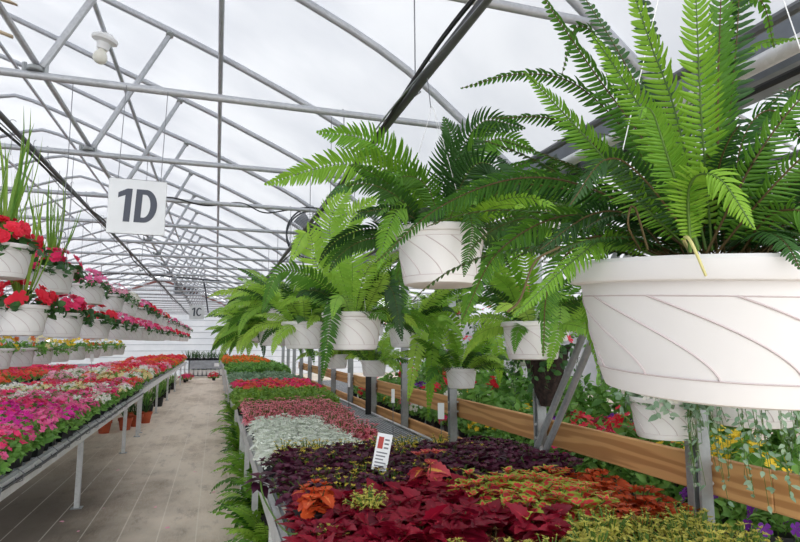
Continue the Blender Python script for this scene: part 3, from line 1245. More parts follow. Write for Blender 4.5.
def hash_(s):
    h = 7
    for c in s:
        h = (h * 131 + ord(c)) % 1000003
    return h


def put_plant(key, x, y, z, label, group, scale=1.0, rz=None):
    P = PROTO[key]
    i = P[5] % len(P[0])
    P[5] += 1
    rz = random.uniform(0, 6.28) if rz is None else rz
    if P[4][i] is None:
        t = thing(P[1], label, P[2], (x, y, z), rz, group, scale)
        if P[3] is not None:
            link('pot', P[3], t)
        for nm, me in P[0][i]:
            link(nm, me, t)
        P[4][i] = t
        return t
    o = dup(P[4][i], (x, y, z), rz, label, group, scale, (random.uniform(-.06, .06), random.uniform(-.06, .06)))
    if not group and 'group' in o:
        del o['group']
    return o


def region(key, xs, ys_, z, label, group, jit=.25, scale=(.9, 1.1), keep=None):
    dx = xs[1] - xs[0] if len(xs) > 1 else .1
    dy = ys_[1] - ys_[0] if len(ys_) > 1 else .1
    n = 0
    for x in xs:
        for y in ys_:
            if keep and not keep(x, y):
                continue
            put_plant(key, x + random.uniform(-jit, jit) * dx, y + random.uniform(-jit, jit) * dy, z, label, group, random.uniform(*scale))
            n += 1
    return n


AR = np.arange
# coleus of the near bench
CRIM = leaf_mat('crimson_coleus_leaf', (168, 20, 50), (104, 12, 38), mid=(190, 44, 66), mid_w=.02, trans=.3, rough=.42)
RUST = leaf_mat('rust_coleus_leaf', (228, 104, 50), (168, 58, 34), trans=.3, rough=.45)
ORNG = leaf_mat('orange_coleus_leaf', (226, 100, 48), (190, 62, 36), mid=(240, 140, 84), mid_w=.05, trans=.3)
GRED = leaf_mat('green_edged_red_coleus_leaf', (240, 84, 88), (218, 54, 62), edge=(172, 196, 78), edge_at=.6, trans=.3)
PURP = leaf_mat('purple_black_coleus_leaf', (104, 38, 68), (54, 22, 42), trans=.2, rough=.4)
PINKY = leaf_mat('rose_coleus_leaf', (206, 82, 92), (166, 52, 66), mid=(240, 190, 96), mid_w=.1, trans=.3)
YELG = leaf_mat('chartreuse_coleus_leaf', (232, 222, 118), (184, 186, 78), mid=(146, 92, 52), mid_w=.04, trans=.35)
GOLD = leaf_mat('gold_coleus_leaf', (232, 212, 92), (200, 176, 66), trans=.35)
SILV = leaf_mat('silver_felt_leaf', (252, 253, 247), (230, 238, 228), trans=.2, rough=.8, spec=.1)
SILVG = leaf_mat('grey_green_leaf', (172, 194, 166), (112, 146, 116), trans=.25, rough=.7)
POLKA = leaf_mat('polka_dot_leaf', (255, 196, 206), (240, 118, 142), spot=(186, 58, 88), trans=.3, spot_scale=70)
BRZ = leaf_mat('bronze_coleus_leaf', (126, 58, 46), (70, 40, 36), edge=(190, 178, 90), edge_at=.86, trans=.25)

plant_protos('crim', 'coleus_plant', 'plant', '', '', lambda r: [('foliage', fol_coleus(COLEUS_P, .115, 8, .12, .11, r, 4, rise=(-.3, 1.1), lean=.15), [CRIM, STEMB])], 3, POTBIG)
plant_protos('rust', 'coleus_plant', 'plant', '', '', lambda r: [('foliage', fol_coleus(COLEUS_P, .08, 10, .13, .12, r, 4, rise=(-.3, .8), lean=.3), [RUST, STEMB])], 2, POTBIG)
plant_protos('orng', 'coleus_plant', 'plant', '', '', lambda r: [('foliage', fol_coleus(COLEUS_L, .085, 6, .15, .08, r, 4), [ORNG, STEMB])], 1, POTBIG)
plant_protos('rose', 'coleus_plant', 'plant', '', '', lambda r: [('foliage', fol_coleus(COLEUS_L, .12, 4, .19, .07, r, 3), [PINKY, STEMB])], 1, POTBIG)
plant_protos('gred', 'coleus_plant', 'plant', '', '', lambda r: [('foliage', fol_coleus(COLEUS_P, .105, 9, .15, .14, r, 5, rise=(-.3, .8), lean=.35), [GRED, STEMG])], 3, POTBIG)
plant_protos('purp', 'coleus_plant', 'plant', '', '', lambda r: [('foliage', fol_coleus(PURPLEAF, .075, 12, .15, .15, r, 6, rise=(-.5, .8), lean=.4), [PURP, STEMG])], 3, POTBIG)
plant_protos('yelg', 'coleus_plant', 'plant', '', '', lambda r: [('foliage', fol_coleus(FROND_LOBED, .030, 30, .14, .11, r, 6), [YELG, STEMG])], 3, POTBIG)
plant_protos('gold', 'coleus_plant', 'plant', '', '', lambda r: [('foliage', fol_coleus(FROND_LOBED, .04, 12, .13, .09, r, 5), [GOLD, STEMG])], 2, POTBIG)
plant_protos('brz', 'coleus_plant', 'plant', '', '', lambda r: [('foliage', fol_coleus(COLEUS_L, .06, 8, .1, .09, r, 4), [BRZ, STEMB])], 2, POTBIG)
plant_protos('silv', 'dusty_miller', 'plant', '', '', lambda r: [('foliage', fol_coleus(FROND_LOBED, .075, 9, .10, .085, r, 5), [SILV, SILV])], 3, POTSQ)
plant_protos('polka', 'polka_dot_plant', 'plant', '', '', lambda r: [('foliage', fol_coleus(COLEUS_M, .052, 10, .13, .09, r, 5), [POLKA, STEMG])], 3, POTSQ)
plant_protos('tall', 'bushy_plant', 'plant', '', '', lambda r: [('foliage', fol_dome(SMALL, .085, 170, .19, .36, r), [LEAFG, STEMG])], 2, POTSQ)
plant_protos('grn', 'foliage_plant', 'plant', '', '', lambda r: [('foliage', fol_dome(SMALL, .055, 120, .10, .12, r), [LEAFG, STEMG])], 3, POTSQ)
plant_protos('lime', 'bedding_plant', 'plant', '', '', lambda r: [('foliage', fol_dome(SMALL, .05, 130, .12, .13, r), [LEAFL, STEMG])], 3, POTSQ)
plant_protos('sgrn', 'grey_leaf_plant', 'plant', '', '', lambda r: [('foliage', fol_dome(SMALL, .075, 90, .16, .14, r), [SILVG, STEMG])], 2, POTSQ)


def flowering(key, name, cols, leaf=LEAFG, n=22, fr=.022, rad=.10, h=.11, nl=80, ls=.045, layers=1, lo=.35, per=1, spread=0.0, nvar=3):
    a, b = cols
    pm = petal(key, a, b)
    plant_protos(key, name, 'flower plant', '', '', lambda r: [('foliage', fol_dome(SMALL, ls, nl, rad, h * .92, r), [leaf, STEMG]), ('blossom', flowers_dome(n, fr, rad, h, r, lo=lo, layers=layers, per=per, spread=spread), [pm])], nvar)


PINK = ((252, 132, 184), (236, 72, 142))
MAG = ((248, 70, 190), (218, 34, 150))
HOT = ((254, 82, 138), (232, 44, 104))
RED = ((250, 70, 92), (224, 40, 66))
SALM = ((252, 118, 96), (232, 70, 62))
WHT = ((252, 250, 246), (236, 232, 222))
CREAM = ((250, 236, 190), (240, 222, 150))
ORG = ((248, 140, 60), (232, 96, 40))
LPINK = ((252, 196, 214), (244, 150, 184))
VIO = ((150, 70, 190), (96, 36, 140))
YEL = ((250, 220, 70), (240, 190, 40))
for nm, c in (('pink', PINK), ('magenta', MAG), ('hot', HOT), ('red', RED), ('salmon', SALM), ('white', WHT), ('cream', CREAM), ('orange', ORG), ('lpink', LPINK), ('violet', VIO), ('yellow', YEL)):
    flowering('bay_' + nm, 'petunia_plant', c, n=26, fr=.024, rad=.105, h=.12, nl=90, ls=.05, lo=.25)
    flowering('imp_' + nm, 'impatiens_plant', c, n=30, fr=.019, rad=.10, h=.125, nl=120, ls=.05, lo=.5)
    flowering('far_' + nm, 'begonia_plant', c, n=40, fr=.034, rad=.17, h=.15, nl=70, ls=.07, lo=.25, nvar=2)

Z0 = ZT + .002
# ---- right bench, front to back
region('yelg', AR(.62, 1.8, .165), AR(1.58, 2.05, .16), Z0, 'lacy chartreuse coleus in the mass at the very front of the coleus bench', 'chartreuse coleus at the bench front', keep=lambda x, y: y < 1.75 + .25 * (x - .6) + .02)
region('crim', AR(.43, 1.3, .155), AR(2.05, 2.62, .17), Z0, 'large-leaved crimson coleus massed in front of the purple coleus', 'crimson coleus', scale=(.95, 1.15), keep=lambda x, y: y > 1.98 + .0 * x)
region('gred', AR(1.17, 1.62, .17), AR(2.2, 2.72, .18), Z0, 'coleus with coral leaves edged in yellow green, between crimson and rust coleus', 'green-edged coral coleus', scale=(1, 1.15))
region('rust', AR(1.66, 1.86, .17), AR(2.05, 2.62, .17), Z0, 'rust orange coleus massed beside the pine board and the post', 'rust orange coleus', scale=(.95, 1.1))
put_plant('orng', .42, 2.42, Z0 + .075, 'lone orange coleus at the corner rail of the bench', None, 1.0)
put_plant('rose', 1.0, 2.68, Z0 + .08, 'rose pink coleus with a yellow heart, tallest among the crimson coleus', None, 1.0)
put_plant('yelg', .6, 2.28, Z0 + .11, 'small yellow lacy coleus poking through the crimson coleus', None, .8)
put_plant('yelg', .42, 2.15, Z0 + .07, 'yellow lacy coleus tuft at the corner in front of the orange coleus', None, .6)
put_plant('brz', 1.0, 1.98, Z0 + .0, 'bronze coleus with cream leaf edges at the bench front between crimson and chartreuse', None, 1.0)
for k, x in enumerate((1.62, 1.78)):
    put_plant('brz', x, 1.93, Z0, 'bronze and dark coleus low at the foot of the post under the big pot', 'bronze coleus by the post', .9)
region('purp', AR(.44, 1.88, .15), AR(2.82, 3.6, .165), Z0, 'purple-black lacy coleus in the broad dark band across the bench', 'purple-black coleus band', scale=(.92, 1.1))
for k, (x, y) in enumerate(((.5, 2.95), (.75, 3.1), (.95, 2.9), (.62, 3.3), (1.2, 3.2), (.42, 3.3), (1.0, 3.4), (.55, 2.75), (.8, 2.78), (1.35, 3.0), (.5, 3.5), (.85, 3.5), (1.5, 3.3), (.7, 2.95))):
    put_plant('gold', x + .05, y, Z0 + .01, 'yellow coleus tips showing through the purple-black coleus band', 'yellow tips in the purple band', 1.12)
region('gold', AR(.42, 1.5, .13), [3.76], Z0 + .05, 'golden coleus in the thin line between purple band and silver plants', 'golden coleus line', scale=(.85, 1.0))
region('silv', AR(.40, 1.0, .125), AR(3.92, 5.6, .14), Z0, 'silver dusty miller in the pale patch behind the purple coleus', 'silver dusty miller patch', scale=(.95, 1.15))
region('polka', AR(1.03, 1.26, .14), AR(4.5, 5.7, .15), Z0, 'pink polka dot plant at the mesh edge beside the silver patch', 'pink polka dot plants by the mesh', scale=(.95, 1.15))
region('polka', AR(.38, 1.36, .14), AR(5.75, 6.95, .16), Z0, 'pink polka dot plant in the band behind the silver patch', 'pink polka dot band', scale=(.95, 1.15))
region('lime', AR(.38, 1.56, .17), AR(7.1, 8.75, .19), Z0, 'bushy lime green bedding plant in the band behind the pink one', 'lime green band', scale=(1.0, 1.2))
region('far_salmon', AR(.57, 1.55, .26), AR(9.0, 11.0, .54), Z0, 'coral bedding flower in the bright row behind the lime green band', 'coral plants of the hot pink row', scale=(.8, .95))
region('far_hot', AR(.44, 1.55, .26), AR(9.2, 11.0, .54), Z0, 'hot pink bedding flower in the bright row behind the lime green band', 'hot pink row on the mesh bench', scale=(.8, .95))
region('far_yellow', AR(.44, 1.3, .26), [8.86], Z0, 'yellow bedding flower at the front of the hot pink row', 'yellow edge of the hot pink row', scale=(.6, .75))
region('sgrn', AR(.42, 1.7, .26), AR(11.3, 13.9, .28), Z0, 'grey green bedding plant in the dull band behind the hot pink row', 'grey green band')
region('grn', AR(.44, 1.8, .24), AR(14.5, 18.0, .34), Z0, 'mid green bedding plant in the band before the far orange flowers', 'far green band', scale=(1.3, 1.7))
region('lime', AR(.64, 1.8, .36), AR(18.4, 27, .48), Z0, 'lime green bedding plant between orange flowers at the far end of the mesh bench', 'far lime plants on the mesh bench', scale=(1.3, 1.6))
region('bay_orange', AR(.46, 1.8, .36), AR(18.4, 27, .48), Z0, 'small orange bedding flower at the far end of the mesh bench', 'far orange flowers on the mesh bench', scale=(1.4, 1.7))

# ---- left benches
mixkeys = lambda opts, r: opts[int(r.integers(len(opts)))]
LB = [  # y range, colours, label, group
    (2.6, 4.6, ['hot', 'magenta', 'pink', 'hot'], 'near front of the pink bench'),
    (4.6, 7.0, ['magenta', 'magenta', 'pink', 'hot'], 'magenta stretch of the pink bench'),
    (7.0, 8.8, ['pink', 'lpink', 'pink', 'hot', 'white'], 'pink stretch of the pink bench'),
    (8.8, 9.8, ['white', 'cream', 'white', 'lpink'], 'pale strip across the pink bench'),
    (9.8, 11.1, ['hot', 'red', 'pink', 'salmon'], 'far end of the pink bench'),
]
COLN = {'pink': 'pink', 'magenta': 'magenta', 'hot': 'hot pink', 'red': 'red', 'salmon': 'salmon', 'white': 'white', 'cream': 'cream', 'orange': 'orange', 'lpink': 'pale pink', 'violet': 'violet', 'yellow': 'yellow'}
rl = np.random.default_rng(5)
for y0, y1, opts, where in LB:
    for x in AR(-2.7, -1.25, .235):
        for y in AR(y0 + .1, y1, .225):
            # what stands outside the frame is left out
            p = np.array([x, y, .95]) - CAM
            px = CX + FPX * (p @ CR) / (p @ CF)
            if px < -25:
                continue
            c = mixkeys(opts, rl)
            put_plant('imp_' + c, x + rl.uniform(-.03, .03), y + rl.uniform(-.04, .04), Z0, f'{COLN[c]} flower massed at the {where}', f'{COLN[c]} flowers, {where}', rl.uniform(1.1, 1.35))
LB2 = [
    (11.4, 14.0, ['lpink', 'white', 'salmon', 'cream'], 'pale near stretch of the second bench'),
    (14.0, 18.0, ['salmon', 'red', 'hot', 'lpink'], 'middle of the second bench'),
    (18.0, 27.3, ['red', 'red', 'salmon', 'orange'], 'red far stretch of the second bench'),
]
for y0, y1, opts, where in LB2:
    st = .3 if y0 < 14 else .4
    for x in AR(-2.6, -1.25, .4):
        for y in AR(y0 + .15, y1, st + (.15 if y0 > 17 else .06)):
            c = mixkeys(opts, rl)
            put_plant('far_' + c, x + rl.uniform(-.05, .05), y + rl.uniform(-.05, .05), Z0 + .03, f'{COLN[c]} flower massed in the {where}', f'{COLN[c]} flowers, {where}', rl.uniform(1.15, 1.45))
LB3 = [
    (6.5, 10.0, ['hot', 'red', 'salmon', 'pink'], 'near stretch of the bench behind the pink one'),
    (10.0, 13.0, ['orange', 'salmon', 'red'], 'orange stretch of the bench behind the pink one'),
    (13.5, 19.0, ['hot', 'red', 'salmon'], 'far bench beyond the gap'),
]
for y0, y1, opts, where in LB3:
    for x in AR(-5.1, -3.7, .42):
        for y in AR(y0 + .15, y1, .5):
            p = np.array([x, y, .95]) - CAM
            px = CX + FPX * (p @ CR) / (p @ CF)
            if px < -20:
                continue
            c = mixkeys(opts, rl)
            put_plant('far_' + c, x + rl.uniform(-.05, .05), y + rl.uniform(-.05, .05), Z0, f'{COLN[c]} flower massed on the {where}', f'{COLN[c]} flowers, {where}', rl.uniform(.95, 1.25))

# ------------------------------------------------------------------ hanging flower baskets over the pink bench
def spike_foliage(n, r, L=.55):
    g = G()
    for i in range(n):
        a = r.uniform(0, 6.28)
        d = np.array([math.cos(a) * r.uniform(.05, .6), math.sin(a) * r.uniform(.05, .6), 1])
        place(g, SPEAR, (0, 0, 0), d, nrm(np.array([-math.cos(a) * .2, -math.sin(a) * .2, .2]) + [math.cos(a), math.sin(a), .3]), L * r.uniform(.6, 1.05), r.uniform(0, 1))
    return g


def trail(g, r, n, R, zr, leaf, ls, long=.2, mi=0):
    for i in range(n):
        a = r.uniform(0, 6.28)
        p = np.array([R * math.cos(a), R * math.sin(a), zr])
        L = long * r.uniform(.3, 1)
        P = catmull([p * [.8, .8, 1], p + [.03 * math.cos(a), .03 * math.sin(a), .02], p + [.06 * math.cos(a), .06 * math.sin(a), -L * .5], p + [.05 * math.cos(a + .3), .05 * math.sin(a + .3), -L]], 10)
        g.tube(P, .0011, 3, mi=1, cap=False)
        for q in P[2:]:
            d = nrm(r.normal(0, 1, 3) + [math.cos(a), math.sin(a), -.2])
            place(g, leaf, q, d, [math.cos(a), math.sin(a), .8], ls * r.uniform(.7, 1.2), r.uniform(0, 1), mi)


BASK = {}


def basket(kind, loc, label, group, top, cols=PINK, cname='pink', double=False, spike=False, trailing=.07, rz=0.0, hang=True, scale=1.0, leaf=None, off=(0, 0)):
    key = (kind, cname, double, spike)
    h = .195
    t = thing('flower_basket', label, 'hanging basket', loc, rz, group, scale)
    add_pot(t)
    if key not in BASK:
        r = np.random.default_rng(hash_(str(key)))
        g = fol_dome(ROUND if double else SMALL, .06, 110, .17, .12, r, z0=h - .03, lo=-.05)
        trail(g, r, 34 if kind == 'leafy' else 10, .16, h - .01, ROUND if double else SMALL, .05, trailing)
        me_f = g.mesh('foliage', [leaf or LEAFD, STEMG], 'all')
        g = G()
        big = .046 if double else .032
        for i in range(24 if double else (18 if kind == 'low' else 7 if kind == 'leafy' else 42)):
            d = ball_dir(r, .02)
            p = np.array([d[0] * .18, d[1] * .18, h + .005 + max(d[2], -.3) * .14])
            nn = nrm(d + r.normal(0, .25, 3))
            v = np.clip(r.normal(.6, .25), 0, 1)
            for l_ in range(4 if double else 1):
                put_disc(g, p + nn * .006 * l_, nn + r.normal(0, .15, 3), big * (1 - .18 * l_) * r.uniform(.8, 1.15), r, v)
        me_b = g.mesh('blossom', [petal('bk_' + cname, *cols)], 'all')
        me_s = spike_foliage(20, r, .85).mesh('spike_leaf', [LEAFL, LEAFG], 'all') if spike else None
        BASK[key] = (me_f, me_b, me_s)
    me_f, me_b, me_s = BASK[key]
    link('foliage', me_f, t)
    link('blossom', me_b, t)
    if me_s:
        o = link('spike_foliage', me_s, t)
        o.location = (0, 0, h - .03)
    if hang:
        add_hanger(t, h, (top - loc[2]) / scale + .03, off=off)
    return t


upper = [(3.87, 'red', RED, True, True, 'red begonia basket with tall spike leaves, upper tier, nearest the picture edge'),
         (4.95, 'hot', HOT, True, True, 'upper-tier basket of hot pink begonias with a few spike leaves, second from the nearest'),
         (6.25, 'pink', PINK, False, False, 'upper-tier basket of pink petunias, third from the nearest'),
         (7.55, 'lpink', LPINK, False, False, 'upper-tier basket of pale pink petunias, fourth from the nearest'),
         (8.8, 'white', WHT, False, False, 'upper-tier basket of white petunias behind the pink ones'),
         (10.1, 'pink', PINK, False, False, 'upper-tier basket of pink petunias just behind the white one'),
         (11.4, 'red', RED, True, False, 'upper-tier basket of red begonias, seventh along the row'),
         (12.8, 'hot', HOT, False, False, 'upper-tier basket of hot pink petunias, eighth along the row'),
         (14.2, 'salmon', SALM, False, False, 'upper-tier basket of salmon petunias, ninth along the row')]
for y, cn, cc, db, sp, lab in upper:
    basket('b', (XL, y, 2.155 - .18), lab, None, ZL, cc, cn, db, sp, rz=y)
lower = [(4.23, 'red', RED, True, True, 'lower-tier basket of red begonias with spike leaves, nearest of the lower tier'),
         (5.28, 'hot2', HOT, True, False, 'lower-tier basket of large hot pink blossoms with dark leaves, second from the nearest'),
         (6.6, 'red2', RED, True, False, 'lower-tier basket of large coral red blossoms, third from the nearest'),
         (8.1, 'pink', PINK, False, False, 'lower-tier basket of pink petunias, fourth from the nearest'),
         (9.4, 'hot', HOT, False, False, 'lower-tier basket of hot pink petunias, fifth from the nearest'),
         (10.8, 'pink', PINK, False, False, 'lower-tier basket of pink petunias, sixth from the nearest'),
         (12.1, 'hot', HOT, False, False, 'lower-tier basket of hot pink petunias, seventh along the row'),
         (13.5, 'lpink', LPINK, False, False, 'lower-tier basket of pale pink petunias, eighth along the row')]
for y, cn, cc, db, sp, lab in lower:
    basket('b', (XL + .02, y, 1.825 - .18), lab, None, ZL, cc, cn, db, sp, rz=y * 2)
for i, y in enumerate(AR(15.6, 27, 1.6)):
    cn, cc = [('hot', HOT), ('pink', PINK), ('red', RED), ('lpink', LPINK)][i % 4]
    basket('b', (XL, y, (2.155 if i % 2 else 1.85) - .18), 'tiny far flower basket towards the end wall', 'far flower baskets', ZL, cc, cn, cn == 'red', False, rz=y)
# low white pots behind the pink bench, hanging from a wire over its far edge
g = G()
g.tube([(-1.98, y, 2.3) for y in np.linspace(5.2, 16, 12)], .012, 6)
for y in AR(5.9, 16, 1.31 * 2):
    g.tube([(-1.98, y, 2.3), (-1.98, y, ZCH)], .004, 5)
tag(obj('low_basket_rail', g, CONDUIT), 'thin dark pipe above the low white pots over the pink bench far edge', 'rail pipe')
for i, y in enumerate((6.3, 7.0, 7.75, 8.6, 9.6, 10.7, 12.0, 13.4)):
    cn, cc = [('yellow', YEL), ('orange', ORG), ('greenish', CREAM), ('yellow', YEL)][i % 4]
    basket('low', (-1.98, y, 1.55 - .195), ['nearest', 'second', 'third', 'fourth', 'fifth', 'sixth', 'seventh', 'farthest'][i] + ' of the low white pots in a row above the pink bench', None, 2.3, cc, 'low' + cn, False, False, rz=i, leaf=LEAFG)
# a row of white baskets in the next aisle further over
for i, y in enumerate(AR(9.5, 24, 1.5)):
    cn, cc = [('pink', PINK), ('lpink', LPINK), ('hot', HOT)][i % 3]
    basket('b', (-3.9, y, (2.2 if i % 2 else 1.85) - .18), 'flower basket in the further row behind the pink bench baskets', 'baskets of the further row', ZCH, cc, cn, False, False, rz=y)

# ------------------------------------------------------------------ hanging ferns
def fern_root(loc, label, key='std', scale=1.0, rz=0.0, group=None, **kw):
    t = thing('hanging_fern', label, 'hanging fern', loc, rz, group, scale)
    add_pot(t, key, **kw)
    return t


FACE = CAM.copy()


def add_frond(t, path, **kw):
    """path in world coordinates, the frond becomes a child of its fern"""
    g = G()
    mats = kw.pop('mats', [FERN, STEMB])
    loc = np.array(t.location)
    kw.setdefault('face', FACE)
    frond(g, np.asarray(path), **kw)
    for i in range(len(g.v)):
        g.v[i] = g.v[i] - loc
    return obj('frond', g, mats, t, 'all')


# the big near fern
A0 = at(719, 266, .70)
AB = (A0[0], A0[1], A0[2] - .153)
tA = fern_root(AB, 'huge Boston fern in a white swirl-ribbed pot, nearest and biggest of the hanging ferns', 'near', rt=.179, rb=.138, h=.153, seg=96, ribs=12)
vA = nrm(np.array([A0[0], A0[1], 0]))
for ch in tA.children:
    ch.matrix_local = Matrix.Translation((0, 0, .1)) @ Matrix.Rotation(math.radians(3.0), 4, Vector((vA[1], -vA[0], 0))) @ Matrix.Rotation(math.radians(3.0), 4, Vector(vA)) @ Matrix.Translation((0, 0, -.1)) @ Matrix.Rotation(2.4, 4, 'Z')
Y_ = [FERNY, STEMG]
B_, M_, D_ = [FERNB, STEMG], [FERN, STEMB], [FERND, STEMB]
FA = [
    ([(705, 250, .68), (650, 150, .73), (596, 75, .78), (535, -15, .82)], M_, 0.026, 56, 0.7),
    ([(710, 250, .70), (662, 135, .76), (616, 48, .81), (570, -25, .86)], D_, 0.026, 54, 0.7),
    ([(690, 250, .62), (643, 205, .60), (590, 142, .60), (525, 72, .61)], B_, 0.026, 60, 0.6),
    ([(700, 250, .75), (640, 150, .82), (578, 86, .87), (520, 74, .9), (462, 88, .92)], M_, 0.026, 64, 0.5),
    ([(700, 250, .72), (632, 180, .75), (562, 122, .78), (489, 118, .8)], M_, 0.026, 56, 0.45),
    ([(690, 250, .65), (600, 192, .68), (520, 178, .72), (440, 207, .76), (376, 262, .78)], M_, 0.026, 78, 0.55),
    ([(690, 250, .70), (606, 200, .75), (524, 184, .8), (456, 190, .82)], D_, 0.026, 54, 0.6),
    ([(700, 250, .60), (664, 150, .60), (622, 78, .60), (592, 34, .60)], B_, 0.026, 50, 0.7),
    ([(706, 250, .62), (676, 115, .63), (650, 42, .64), (626, -30, .66)], B_, 0.026, 50, 0.7),
    ([(712, 250, .62), (702, 125, .59), (697, 22, .57), (694, -60, .57)], B_, 0.026, 52, 0.7),
    ([(722, 250, .66), (718, 125, .68), (720, 22, .70), (724, -60, .7)], M_, 0.026, 50, 0.7),
    ([(728, 250, .70), (716, 125, .72), (726, 14, .74), (760, 0, .75), (774, 46, .76)], M_, 0.026, 58, 0.5),
    ([(724, 250, .72), (724, 105, .75), (747, 50, .76), (800, 38, .78)], B_, 0.02, 50, 0.5),
    ([(706, 254, .60), (750, 168, .56), (792, 108, .54), (835, 70, .53)], M_, 0.026, 44, 0.7),
    ([(716, 254, .60), (765, 195, .55), (815, 145, .52), (850, 120, .5)], M_, 0.026, 40, 0.6),
    ([(698, 250, .56), (680, 195, .53), (664, 145, .52), (653, 113, .52), (644, 108, .515), (640, 118, .51)], B_, 0.022, 50, 0.7),
    ([(690, 252, .55), (690, 185, .52), (718, 178, .49), (754, 228, .47)], B_, 0.025, 44, 0.6),
    ([(680, 230, .75), (612, 62, .85), (578, 26, .88), (562, 74, .88)], M_, 0.024, 54, 0.5),
    ([(660, 258, .66), (610, 240, .64), (572, 262, .62), (512, 318, .61)], B_, .021, 52, 0.7),
    ([(660, 255, .66), (592, 237, .68), (550, 282, .7), (543, 355, .7)], M_, 0.028, 52, 0.7),
    ([(650, 258, .80), (606, 246, .84), (588, 295, .85), (599, 374, .85)], B_, 0.022, 46, 0.7),
    ([(665, 255, .70), (575, 215, .76), (500, 250, .8), (462, 320, .82)], M_, 0.0292, 52, 0.7),
    ([(700, 250, .60), (640, 175, .58), (605, 160, .57), (570, 205, .56)], D_, 0.026, 44, 0.7),
    ([(706, 252, .7), (690, 160, .8), (650, 90, .85), (600, 95, .9)], D_, 0.026, 44, 0.7),
    ([(730, 252, .72), (760, 130, .8), (790, 90, .85), (840, 110, .9)], D_, 0.026, 40, 0.7),
    ([(735, 252, .66), (740, 150, .66), (770, 110, .66), (810, 150, .65)], M_, 0.026, 44, 0.7),
    ([(740, 254, .6), (770, 215, .56), (810, 215, .53), (850, 260, .5)], M_, 0.026, 40, 0.7),
    ([(715, 252, .68), (735, 60, .72), (740, -20, .74), (745, -80, .76)], D_, 0.026, 46, 0.7),
    ([(700, 252, .72), (655, 60, .8), (640, -20, .83), (620, -80, .86)], D_, 0.026, 46, 0.7),
    ([(668, 254, .66), (632, 216, .66), (590, 215, .66), (540, 250, .66)], D_, 0.0296, 46, 0.7),
]
for pts, mats, pl, n, fw in FA:
    P = catmull([at(*p) for p in pts], n)
    add_frond(tA, P, mats=mats, pl=pl, face_w=fw * .75, ruffle=.45, bare=.14 if mats is not B_ else .1, stem_r=.0018)
rf = np.random.default_rng(3)
for i in range(66):
    az = rf.uniform(0, 6.28)
    L = rf.uniform(.2, .40)
    e = rf.uniform(.25, 1.35)
    o = np.array([AB[0] + .07 * math.cos(az) * rf.uniform(.2, 1), AB[1] + .07 * math.sin(az) * rf.uniform(.2, 1), AB[2] + .16])
    # keep the space straight in front of the lens free
    away = np.array([math.cos(az), math.sin(az)]) @ nrm(np.array([AB[0], AB[1]]))
    if away < -.3:
        L *= .5
    P = arch_path(o, az, e, L, rf.uniform(.5, 1.4), 42, rf)
    add_frond(tA, P, mats=D_ if rf.uniform() < .75 else M_, pl=rf.uniform(.02, .029), near=True, face=None, r=rf, bare=.08)
# dry brown and pale stems drooping over the pot's lip
g = G()
for pts in ([(690, 252, .6), (684, 240, .56), (690, 240, .53), (706, 276, .525)],):
    g.tube(catmull([at(*p) - np.array(AB) for p in pts], 18), np.linspace(.0022, .0014, 18), 6)
obj('runner', g, [plain('pale_runner', (214, 206, 140), .6)], tA)
for pts in ([(640, 250, .62), (628, 225, .6), (634, 205, .6), (648, 250, .6)], [(560, 247, .57), (535, 262, .565), (520, 300, .56), (507, 312, .56)]):
    g = G()
    g.tube(catmull([at(*p) - np.array(AB) for p in pts], 18), .0012, 5)
    obj('runner', g, [STEMB], tA)
add_hanger(tA, .153, ZR - AB[2] + .04, .155, off=(XR - AB[0], .02))


def fern_at(px, py, d, label, fronds, nrand, lens, seed, mats_w=(.6, .28), sag=(.7, 1.6), elev=(.2, 1.3), near=False, n=36, pl=.036, hz=None, scale=1.0, key='std', face=FACE, rail=(XR, ZR), fw=.45, **kw):
    c = at(px, py, d)
    loc = (c[0], c[1], c[2] - .195 * scale)
    t = fern_root(loc, label, key, scale, **kw)
    r = np.random.default_rng(seed)
    inv = 1 / scale
    for pts, mats, p_l, nn, fw_ in fronds:
        g = G()
        P = catmull([at(*p) for p in pts], nn)
        frond(g, P, pl=p_l, near=near, face=FACE, face_w=fw_, r=r)
        for i in range(len(g.v)):
            g.v[i] = (g.v[i] - np.array(loc)) * inv
        obj('frond', g, mats, t, 'all')
    for i in range(nrand):
        az = r.uniform(0, 6.28)
        L = r.uniform(*lens)
        q = .1 * r.uniform(.1, 1)
        o = np.array([loc[0] + q * math.cos(az), loc[1] + q * math.sin(az), loc[2] + .17 * scale])
        P = arch_path(o, az, r.uniform(*elev), L, r.uniform(*sag), n, r)
        g = G()
        frond(g, P, pl=pl * r.uniform(.8, 1.15), near=near, face=face, face_w=fw, r=r)
        for k in range(len(g.v)):
            g.v[k] = (g.v[k] - np.array(loc)) * inv
        u = r.uniform()
        mats = (B_ if near else Y_) if u < mats_w[0] else (M_ if u < mats_w[0] + mats_w[1] else D_)
        obj('frond', g, mats, t, 'all')
    if rail:
        add_hanger(t, .195, (rail[1] - loc[2]) * inv + .03, .155, off=((rail[0] - loc[0]) * inv, 0))
    return t


